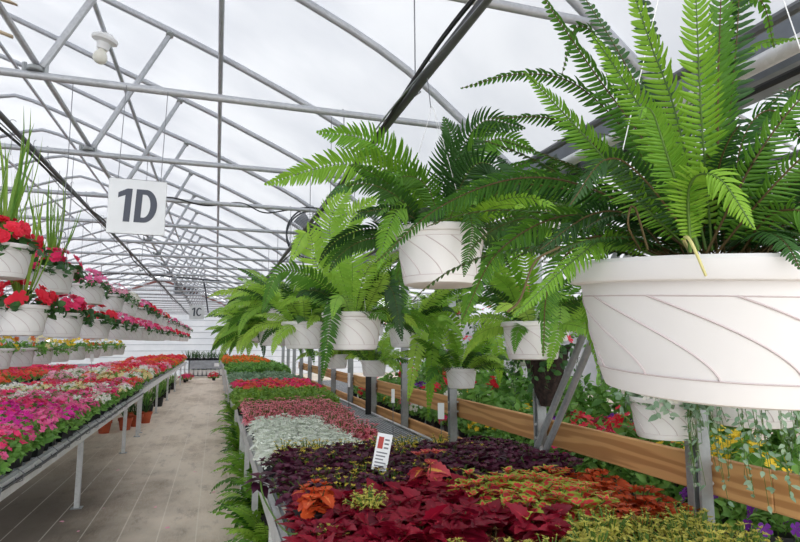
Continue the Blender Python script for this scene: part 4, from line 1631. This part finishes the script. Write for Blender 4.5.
FB = [
    ([(440, 222, 2.0), (412, 182, 1.95), (372, 142, 1.9), (318, 132, 1.88)], B_, .095, 46, .7),
    ([(436, 222, 2.0), (402, 178, 1.95), (342, 164, 1.9), (266, 184, 1.88)], B_, .085, 52, .75),
    ([(445, 220, 2.0), (456, 165, 2.0), (482, 122, 2.0), (524, 128, 2.0)], D_, .09, 42, .6),
    ([(450, 220, 2.0), (472, 155, 2.02), (502, 138, 2.05), (536, 152, 2.05)], M_, .09, 40, .6),
    ([(440, 222, 1.95), (426, 185, 1.9), (400, 178, 1.85), (378, 215, 1.82)], M_, .08, 40, .6),
    ([(455, 222, 1.9), (468, 212, 1.82), (472, 236, 1.78), (464, 276, 1.78)], M_, .045, 40, .7),
    ([(432, 222, 1.95), (406, 202, 1.86), (390, 226, 1.82), (378, 268, 1.8)], B_, .06, 40, .7),
    ([(455, 222, 2.0), (492, 192, 2.0), (522, 205, 2.0), (532, 255, 2.0)], M_, .08, 42, .6),
    ([(440, 220, 2.0), (446, 170, 2.0), (452, 140, 2.0), (444, 118, 2.0)], D_, .08, 36, .8),
    ([(446, 220, 2.0), (470, 170, 1.9), (492, 165, 1.85), (520, 190, 1.8)], D_, .08, 40, .7),
]
fern_at(440, 231, 2.0, 'Boston fern in a white pot hanging next behind the biggest fern', FB, 34, (.28, .52), 11, (.15, .3), elev=(.1, 1.2), near=True, n=34, pl=.05)
FC = [
    ([(350, 306, 3.0), (338, 262, 2.98), (330, 222, 2.95), (352, 182, 2.93)], Y_, .13, 46, .8),
    ([(352, 306, 3.0), (352, 258, 2.95), (348, 222, 2.92), (378, 196, 2.9)], Y_, .12, 44, .8),
    ([(346, 306, 3.0), (318, 268, 2.95), (308, 232, 2.9), (290, 262, 2.88)], Y_, .10, 42, .7),
    ([(346, 308, 3.0), (316, 280, 2.9), (280, 272, 2.85), (262, 310, 2.82)], M_, .09, 44, .6),
    ([(360, 308, 3.0), (384, 272, 2.95), (398, 276, 2.9), (400, 320, 2.88)], M_, .10, 42, .7),
    ([(345, 308, 3.0), (335, 300, 2.85), (330, 325, 2.82), (322, 380, 2.8)], M_, .06, 40, .7),
    ([(356, 308, 3.0), (372, 285, 2.9), (392, 290, 2.85), (402, 340, 2.8)], D_, .08, 42, .7),
]
fern_at(353, 313, 3.03, 'bright green Boston fern in a white pot, third in line from the biggest fern', FC, 34, (.32, .6), 12, (.5, .3), elev=(.15, 1.35), n=36, pl=.06)
fern_at(304, 322, 4.2, 'Boston fern in a white pot, fourth in line, partly behind the third one', [], 44, (.35, .62), 13, (.5, .35), elev=(.05, 1.3), n=32, pl=.065)
fern_at(283, 300, 5.0, 'Boston fern hung higher than its neighbours, between fourth and fifth fern pots', [], 40, (.35, .65), 19, (.55, .3), elev=(-.1, 1.2), n=30, pl=.07)
fern_at(274, 326, 5.7, 'Boston fern with broad drooping fronds, fifth in line from the biggest fern', [], 46, (.4, .7), 14, (.65, .3), elev=(-.1, 1.25), n=30, pl=.075)
fern_at(262, 326, 7.3, 'Boston fern sixth in line, arching out over the aisle', [], 46, (.45, .8), 15, (.65, .25), elev=(-.1, 1.15), n=28, pl=.08)
fern_at(254, 331, 9.2, 'Boston fern seventh in line, near the far end of the fern row', [], 44, (.45, .8), 16, (.7, .25), elev=(-.1, 1.1), n=26, pl=.09)
fern_at(249, 333, 11.5, 'last visible fern of the fern row, a small bright tuft over the aisle', [], 40, (.5, .85), 17, (.7, .25), elev=(-.1, 1.1), n=24, pl=.1)
# ferns of the second rail nearer the posts, lower
XR2 = 1.62
g = G()
g.tube([(XR2, y, 2.6) for y in np.linspace(.5, 14, 20)], .018, 8)
tag(obj('basket_rail', g, CONDUIT), 'plain dark pipe over the smaller fern pots beside the posts', 'rail pipe')
fern_at(461, 368, 4.3, 'small round white pot with a drooping fern, hanging in front of a post', [
    ([(461, 365, 4.3), (440, 330, 4.25), (420, 335, 4.2), (408, 400, 4.15)], Y_, .10, 40, .7),
    ([(461, 365, 4.3), (452, 320, 4.25), (436, 322, 4.2), (428, 415, 4.15)], B_, .09, 44, .7),
    ([(465, 365, 4.3), (486, 330, 4.25), (498, 345, 4.2), (500, 385, 4.2)], B_, .09, 40, .7),
], 30, (.3, .5), 21, (.62, .26), elev=(.2, 1.3), n=30, pl=.06, scale=.76, rail=(XR2, 2.6))
fern_at(532, 322, 3.0, 'fern in a white pot hanging between the second fern and the biggest pot', [
    ([(530, 318, 3.0), (500, 255, 2.95), (478, 262, 2.9), (462, 330, 2.85)], B_, .1, 44, .7),
    ([(535, 318, 3.0), (520, 240, 2.95), (505, 225, 2.9), (488, 250, 2.88)], B_, .1, 44, .7),
    ([(538, 318, 2.9), (556, 290, 2.85), (560, 320, 2.8), (548, 370, 2.8)], Y_, .07, 40, .7),
], 34, (.35, .6), 22, (.62, .26), elev=(.1, 1.3), n=32, pl=.06, rail=(XR2, 2.6))
fern_at(337, 354, 5.9, 'very small fern pot low in the gap beneath the third fern pot', [], 22, (.25, .4), 23, (.62, .26), n=24, pl=.06, scale=.75, rail=(XR2 - .3, 2.3))
fern_at(374, 360, 5.2, 'small fern pot hanging just beyond the third fern pot, before a post', [], 26, (.3, .5), 24, (.62, .26), n=26, pl=.06, scale=.75, rail=(XR2, 2.6))
fern_at(408, 322, 4.4, 'fern in the background between second and third fern pots', [], 36, (.35, .6), 25, (.62, .26), n=28, pl=.065, rail=(XR2, 2.6))
fern_at(535, 212, 3.2, 'fern in a pale pot hung high behind the biggest fern', [], 26, (.3, .5), 26, (.15, .4), n=28, pl=.06, rail=(XR2 + .1, 2.6))
fern_at(440, 316, 6.6, 'fern in the distance behind the small round pot, before the red baskets', [], 30, (.35, .6), 27, (.62, .26), n=26, pl=.07, rail=(XR2 + .3, 2.6))

# ------------------------------------------------------------------ bay beyond the posts: bedding plants, red baskets
rr_ = np.random.default_rng(9)
LEAFKEYS = [('grn', 'leafy green'), ('bay_red', 'red flowering'), ('bay_yellow', 'yellow flowering'), ('bay_white', 'white flowering'), ('bay_violet', 'violet flowering'), ('bay_hot', 'hot pink flowering')]
for y in AR(1.2, 9.5, .23):
    for x in AR(2.28, 3.3, .23):
        k = int(rr_.choice(6, p=[.74, .06, .06, .04, .06, .04]))
        if x < 2.6 and y < 2.5 and k:
            k = 4 if k < 4 or y < 1.6 else 3
        key, nm = LEAFKEYS[k]
        put_plant(key, x + rr_.uniform(-.05, .05), y + rr_.uniform(-.05, .05), .702, f'{nm} bedding plant behind the pine boards, on the bench past the posts', f'{nm} plants behind the pine boards', rr_.uniform(1.4, 1.8) if x > 2.4 and y > 2 else rr_.uniform(.95, 1.25))
for y in AR(1.6, 9.6, .36):
    put_plant('tall', 3.48, y, .702, 'tall bushy green plant at the far edge of the bench past the posts', 'tall bushy plants past the posts', 1.35)
# tall geranium-like plants above the board
flowering('gera', 'geranium', RED, LEAFG, n=4, fr=.018, rad=.16, h=.32, nl=120, ls=.075, lo=.55, per=14, spread=.018, nvar=3)
flowering('daisy', 'daisy_plant', YEL, LEAFG, n=34, fr=.024, rad=.17, h=.28, nl=110, ls=.065, lo=.3, nvar=2)
GER = [(2.5, 2.95, 'geranium'), (2.6, 4.1, 'geranium'), (2.5, 5.3, 'geranium'), (2.6, 6.6, 'geranium'), (3.3, 3.4, 'geranium'), (2.6, 8.2, 'geranium')]
for i, (x, y, _) in enumerate(GER):
    put_plant('gera', x, y, .702, 'tall red geranium standing behind the pine board among bedding plants', 'red geraniums behind the pine boards', 1.35 + .1 * (i % 3))
for i, (x, y) in enumerate(((2.42, 2.55), (2.6, 2.35), (2.45, 2.15), (2.75, 2.7))):
    put_plant('daisy', x, y, .702, 'yellow daisy plant above the pine board beside the diagonal brace', 'yellow daisies by the brace', 1.15)
# red and pink hanging baskets further over
g = G()
g.tube([(2.62, y, 2.5) for y in np.linspace(.5, 14, 12)], .018, 8)
tag(obj('basket_rail', g, CONDUIT), 'dark pipe of the red flower baskets past the posts', 'rail pipe')
for i, (x, y, z, cn, cc, db, lab) in enumerate((
        (2.62, 4.5, 1.95, 'red', RED, False, 'hanging basket of trailing red flowers behind the biggest fern\'s drooping fronds'),
        (2.62, 6.2, 1.9, 'red', RED, False, 'hanging basket of red flowers past the posts above the small round fern pot'),
        (2.62, 7.9, 1.85, 'hot', HOT, False, 'hanging basket of hot pink flowers far past the posts'),
        (2.62, 9.6, 1.9, 'red', RED, False, 'farthest hanging basket of red flowers past the posts'),
        (3.4, 3.6, 1.95, 'pink', PINK, False, 'hanging basket of pink flowers behind the biggest pot'),
        (3.5, 5.4, 1.8, 'red', RED, True, 'hanging basket of red begonias deep in the side bay'),
        (2.62, 3.05, 1.5, 'hot', HOT, False, 'hanging basket of pink flowers low beside the diagonal brace'))):
    basket('b', (x, y, z - .18), lab, None, 2.5 if x < 3 else ZCH, cc, cn, db, False, rz=i, trailing=.25)
leafy = [(3.2, y, 1.55 + .35 * (i % 2)) for i, y in enumerate(AR(2.3, 9.5, .8))]
for i, (x, y, z) in enumerate(leafy):
    basket('leafy', (x, y, z - .195), 'leafy green hanging basket with few red flowers deep in the bay beyond the posts', 'leafy baskets beyond the posts', ZCH, RED, 'leafyred', False, False, rz=i, trailing=.4, leaf=LEAFG)
# small white pot under the big pot
PL = at(663, 396, 2.35)
basket('b', (PL[0], PL[1], PL[2] - .166), 'small white swirl pot half hidden under the biggest fern pot', None, 2.5, WHT, 'whitelow', False, False, scale=.85, leaf=SILVG)
# silver trailing basket
t = thing('trailing_basket', 'white basket of silver trailing foliage spilling under the biggest fern pot', 'hanging basket', tuple(at(748, 372, 2.1) - np.array([0, 0, .19])))
add_pot(t)
r = np.random.default_rng(31)
g = G()
trail(g, r, 110, .15, .17, SMALL, .026, .42)
o = obj('trailing_foliage', g, [SILVG, STEMG], t, 'all')
g = fol_dome(ROUND, .045, 120, .15, .1, r, z0=.15, lo=0)
obj('foliage', g, [SILVG, STEMG], t, 'all')
add_hanger(t, .195, 1.3)
# coir cone basket
c = at(545, 347, 3.55)
t = thing('coir_cone_basket', 'dark brown coir cone basket with white and red flowers, hanging beyond the post', 'hanging basket', (c[0], c[1], c[2] - .36))
g = G()
for i in range(1):
    prof = [(0, 0), (.035, .0), (.055, .05), (.085, .14), (.115, .25), (.14, .34), (.15, .36), (.135, .36), (.12, .33)]
    vs, f = [], []
    seg = 40
    rr = np.random.default_rng(2)
    for (q, z) in prof:
        for k in range(seg):
            a = 2 * PI * k / seg
            s_ = 1 + .05 * math.sin(k * 5 + z * 60) + rr.uniform(-.04, .04)
            vs.append((q * s_ * math.cos(a), q * s_ * math.sin(a), z))
    f = [(j * seg + k, j * seg + (k + 1) % seg, (j + 1) * seg + (k + 1) % seg, (j + 1) * seg + k) for j in range(len(prof) - 1) for k in range(seg)]
    g.add(vs, f)
obj('coir_cone', g, COIR, t)
g = fol_dome(ROUND, .05, 90, .15, .1, rr, z0=.34, lo=-.1)
trail(g, rr, 16, .14, .35, ROUND, .04, .35)
obj('foliage', g, [LEAFD, STEMG], t, 'all')
g = flowers_dome(18, .026, .16, .12, rr, z0=.34, lo=-.2)
obj('blossom', g, [petal('bk_red', *RED)], t, 'all')
add_hanger(t, .36, 1.25, .14)

# ------------------------------------------------------------------ floor plants under the benches
def floor_fern(x, y, label, seed, L=(.25, .42), leafy=True, group=None):
    t = thing('floor_fern', label, 'potted fern', (x, y, 0), 0, group)
    g = G()
    g.lathe([(0, .003), (.08, 0), (.1, .15), (.108, .15), (.108, .17), (.094, .17), (.09, .14), (0, .14)], 20)
    obj('pot', g, BLACK, t)
    r = np.random.default_rng(seed)
    for i in range(28):
        az = r.uniform(0, 6.28)
        P = arch_path((0, 0, .15), az, r.uniform(.5, 1.4), r.uniform(*L), r.uniform(.8, 2.0), 16, r)
        g = G()
        frond(g, P, pl=.085 * r.uniform(.8, 1.2), near=False, r=r, ruffle=.35)
        obj('frond', g, [[FERN, STEMG], [FERNB, STEMG], [FERNY, STEMG]][int(r.integers(3))], t, 'all')
    return t


fl = []
k = 0
floor_labels = ['nearest', 'second', 'third', 'fourth', 'fifth', 'sixth', 'seventh', 'eighth', 'ninth', 'tenth', 'eleventh', 'twelfth']
for i, y in enumerate((2.9, 3.6, 4.3, 5.2, 6.1, 7.0, 7.9, 8.9, 10.0, 11.2, 12.6, 14.2)):
    f_ = floor_fern(.4 + .04 * (i % 2), y, floor_labels[i] + ' of the potted ferns on the floor under the coleus bench edge', 100 + i, (.34, .55) if i < 6 else (.3, .5))
# terracotta pots and dark pots below the second pink bench
tp = None
for i, (x, y) in enumerate(((-1.55, 11.9), (-1.42, 12.35), (-1.85, 11.6), (-1.3, 12.8), (-1.6, 12.9))):
    lab = ['terracotta pot on the floor below the bench joint, with strappy leaves, front one', 'terracotta pot touching the bench leg by the joint', 'terracotta pot set furthest under the bench joint', 'terracotta pot at the aisle edge below the second bench', 'terracotta pot behind the others below the second bench'][i]
    if tp is None:
        tp = thing('terracotta_pot', lab, 'potted plant', (x, y, 0))
        g = G()
        g.lathe([(0, .003), (.085, 0), (.115, .17), (.125, .17), (.13, .22), (.115, .22), (.105, .18), (0, .18)], 24)
        obj('pot', g, TERRA, tp)
        g = spike_foliage(22, np.random.default_rng(4), .42)
        for q in range(len(g.v)):
            g.v[q] = g.v[q] * [1.5, 1.5, .85] + [0, 0, .18]
        obj('strap_foliage', g, [LEAFD], tp, 'all')
    else:
        dup(tp, (x, y, 0), i * 1.1, lab)
fp = None
for i, (x, y) in enumerate(((-1.4, 14.0), (-1.5, 15.0), (-1.35, 16.0), (-1.5, 17.2), (-1.4, 18.4), (-1.45, 20), (-1.4, 21.6))):
    lab = ['nearest', 'second', 'third', 'fourth', 'fifth', 'sixth', 'farthest'][i] + ' strappy plant in a dark pot on the floor under the second bench'
    if fp is None:
        fp = thing('strappy_plant', lab, 'potted plant', (x, y, 0))
        g = G()
        g.lathe([(0, .003), (.1, 0), (.13, .2), (.138, .2), (.138, .23), (.12, .23), (.115, .2), (0, .2)], 20)
        obj('pot', g, BLACK, fp)
        g = spike_foliage(34, np.random.default_rng(8), .5)
        for q in range(len(g.v)):
            g.v[q] = g.v[q] * [2.0, 2.0, .8] + [0, 0, .2]
        obj('strap_foliage', g, [LEAFG], fp, 'all')
    else:
        dup(fp, (x, y, 0), i * 1.3, lab)

# ------------------------------------------------------------------ rack at the end of the aisle
t = thing('display_rack', 'low grey metal rack closing the aisle before the end wall', 'rack', (-.37, 28.95, 0))
g = G()
g.box((-.82, -.3, .74), (.82, .3, .78))
obj('shelf', g, GREY, t, False)
g = G()
g.box((-.82, -.3, .06), (.82, .3, .1))
obj('shelf', g, DKGREY, t, False)
g = G()
g.box((-.80, .27, .1), (.80, .3, .74))
obj('back_panel', g, GREY, t, False)
g = G()
g.box((-.80, -.3, .40), (.80, -.285, .74))
obj('front_panel', g, GREY, t, False)
for x in (-.79, .79):
    for y in (-.27, .27):
        g = G()
        g.box((x - .03, y - .03, 0), (x + .03, y + .03, .78))
        obj('leg', g, STEELD, t, False)
g = G()
g.box((-.02 + .35, -.312, .5), (.2 + .35, -.301, .66))
o = tag(obj('paper_notice', g, TAGM, None, False), 'small white paper notice on the grey end rack', 'notice')
o.location = (-.37, 28.95, 0)
g = G()
g.lathe([(0, .003), (.075, 0), (.10, .2), (.11, .2), (.11, .24), (.09, .24), (.0, .2)], 16)
wp = None
for i, x in enumerate(np.linspace(-1.05, .31, 8)):
    lab = ['first', 'second', 'third', 'fourth', 'fifth', 'sixth', 'seventh', 'eighth'][i] + ' small white pot on the end rack, counting from the pink bench side'
    if wp is None:
        wp = thing('white_pot', lab, 'potted plant', (x, 28.74, .1))
        obj('pot', g, WHITEP, wp)
        obj('foliage', fol_dome(SMALL, .07, 40, .09, .08, np.random.default_rng(1), z0=.22), [SILV, STEMG], wp, 'all')
    else:
        dup(wp, (x, 28.74, .1), i, lab)
dk = None
for i, x in enumerate(np.linspace(-1.2, .5, 11)):
    lab = 'dark spiky plant in the row on top of the grey end rack'
    if dk is None:
        dk = thing('spiky_plant', lab, 'potted plant', (x, 28.9, .782), 0, 'spiky plants on the end rack')
        gg = G()
        gg.lathe([(0, .0), (.1, 0), (.12, .12), (.1, .12), (0, .1)], 14)
        obj('pot', gg, BLACK, dk)
        gg = spike_foliage(26, np.random.default_rng(6), .42)
        for q in range(len(gg.v)):
            gg.v[q] = gg.v[q] * [2.4, 2.4, 1] + [0, 0, .08]
        obj('foliage', gg, [LEAFD], dk, 'all')
    else:
        dup(dk, (x, 28.9 + random.uniform(-.1, .1), .782), i * 1.7, lab, scale=random.uniform(.7, 1.1))
for i, (x, y) in enumerate(((-.95, 26.0), (-1.0, 25.2), (.12, 26.2))):
    put_plant('far_hot' if i < 2 else 'far_red', x - .15, y, 0.0, ['farther hot pink flower pot on the floor at the aisle end', 'nearer hot pink flower pot on the floor at the aisle end', 'red flower pot on the floor at the aisle end by the mesh bench'][i], None, 1.4)

# ------------------------------------------------------------------ price tags and stakes
def card(px, py, d, w, h, foot_z, label, name='price_tag', rz=0.0, print_=True, lean=0.0, stake=BLACK, mat=TAGM):
    c = at(px, py, d)
    t = thing(name, label, 'tag', (c[0], c[1], foot_z), rz)
    dz = c[2] - foot_z
    g = G()
    g.tube([(0, .004, 0), (lean * .5, .004, dz * .5), (lean, .004, dz)], .0028, 6)
    obj('stake', g, WIRE if stake is None else stake, t)
    g = G()
    g.bbox((lean - w / 2, -.002, dz - h / 2), (lean + w / 2, .002, dz + h / 2), .0018)
    cd_ = obj('card', g, mat, t, False)
    cd_.rotation_euler = (0, 0, 0)
    if print_:
        cd_.matrix_local = Matrix.Translation((lean, 0, dz)) @ Matrix.Rotation(.16, 4, 'Y') @ Matrix.Rotation(-.2, 4, 'X') @ Matrix.Translation((-lean, 0, -dz))
    if print_:
        g = G()
        g.box((lean - w * .36, -.003, dz + h * .08), (lean - w * .02, -.0022, dz + h * .4))
        obj('printed_picture', g, TAGRED, cd_, False)
        g = G()
        for k in range(5):
            zz = dz - h * (.02 + .09 * k)
            g.box((lean - w * .36, -.003, zz - h * .02), (lean + w * (.36 - .1 * (k % 3)), -.0022, zz + h * .015))
        for k in range(3):
            zz = dz + h * (.34 - .11 * k)
            g.box((lean + w * .06, -.003, zz - h * .025), (lean + w * .36, -.0022, zz + h * .02))
        obj('printed_line', g, TAGINK, cd_, False)
    return t


card(384, 452, 2.95, .08, .185, .80, 'white price card with red picture standing in the purple coleus', rz=-.45, stake=PLWHITE, lean=-.01)
card(441, 411, 4.3, .05, .12, .75, 'white price card on a thin stake at the back edge of the bench mesh', rz=-.6, print_=False, stake=None)
card(393, 396, 4.55, .028, .11, .75, 'narrow white card on a tall wire stake over the bare bench mesh', rz=-.5, print_=False, stake=None)
card(349, 380, 6.6, .03, .16, .75, 'narrow white card beside a black stake behind the pink polka dot plants', rz=-.5, print_=False)
card(92, 350 + 8, 9.0, .05, .12, .75, 'tiny white price card among the flowers of the pink bench', rz=.2, print_=False, stake=None)
g = G()
g.bbox((-.035, -.012, 0), (.035, .012, .5), .006)
o = tag(obj('black_board', g, BLACK, None, False), 'narrow black upright board standing on the bench mesh behind the third fern pot', 'board')
o.location = (1.79, 6.85, ZT)

# long green shoot drooping from the bench corner
g = G()
g.tube(catmull([(.36, 2.35, .86), (.3, 2.5, .83), (.235, 2.75, .90), (.225, 2.9, .97)], 20), np.linspace(.003, .005, 20), 6)
sh = thing('coleus_shoot', 'long bent coleus shoot with dark leaves leaning out over the aisle rail', 'plant', (0, 0, 0))
obj('stem', g, STEMG, sh)
g = G()
rs = np.random.default_rng(12)
for k in range(12):
    a = k * 2.4
    d = np.array([math.cos(a), math.sin(a), .35 - .06 * k])
    place(g, COLEUS_M, np.array([.225, 2.9, .97 - .005 * k]), d, [0, 0, 1], .085, rs.uniform(0, 1))
obj('foliage', g, [PURP], sh, 'all')

# fallen petals and leaf scraps on the floor
lf = None
for i, (x, y) in enumerate(((-1.28, 6.05), (-.98, 6.4), (-1.05, 5.72), (-.52, 6.3), (-.85, 7.4), (-1.1, 8.2), (-.35, 5.6), (-.2, 7.8), (.05, 6.7))):
    if lf is None:
        g = G()
        place(g, ROUND, (0, 0, .004), (1, 0, .05), (0, 0, 1), .05, .5)
        lf = tag(obj('fallen_petal', g, petal('bk_lpink', *LPINK)), 'small pale petal fallen on the ground cloth by the pink bench', 'petal', 'fallen petals on the floor')
        lf.location = (x, y, 0)
    else:
        dup(lf, (x, y, 0), i * 1.9, scale=random.uniform(.6, 1.1))

# ------------------------------------------------------------------ light
w = bpy.data.worlds.new('World')
SC.world = w
w.use_nodes = True
nt = w.node_tree
nt.nodes.clear()
out = nt.nodes.new('ShaderNodeOutputWorld')
bg = nt.nodes.new('ShaderNodeBackground')
tc = nt.nodes.new('ShaderNodeTexCoord')
sp = nt.nodes.new('ShaderNodeSeparateXYZ')
nt.links.new(tc.outputs['Generated'], sp.inputs[0])
cr = nt.nodes.new('ShaderNodeValToRGB')
cr.color_ramp.elements[0].position = .1
cr.color_ramp.elements[0].color = (.42, .42, .41, 1)
cr.color_ramp.elements[1].position = .75
cr.color_ramp.elements[1].color = (.97, .985, 1, 1)
mr = nt.nodes.new('ShaderNodeMapRange')
mr.inputs[1].default_value = -1
nt.links.new(sp.outputs[2], mr.inputs[0])
nt.links.new(mr.outputs[0], cr.inputs[0])
nt.links.new(cr.outputs[0], bg.inputs['Color'])
bg.inputs['Strength'].default_value = 2.75
nt.links.new(bg.outputs[0], out.inputs['Surface'])
sd = bpy.data.lights.new('sun', 'SUN')
sd.energy = .5
sd.angle = math.radians(50)
so_ = bpy.data.objects.new('sun', sd)
COL.objects.link(so_)
so_.rotation_euler = (math.radians(8), math.radians(22), 0)

vs_ = SC.view_settings
vs_.view_transform = 'Standard'
vs_.look = 'None'
vs_.gamma = 1
vs_.use_curve_mapping = False
vs_.exposure = 0.15
SC.cycles.max_bounces = 8
SC.cycles.diffuse_bounces = 4
SC.cycles.transparent_max_bounces = 12
SC.cycles.use_denoising = True
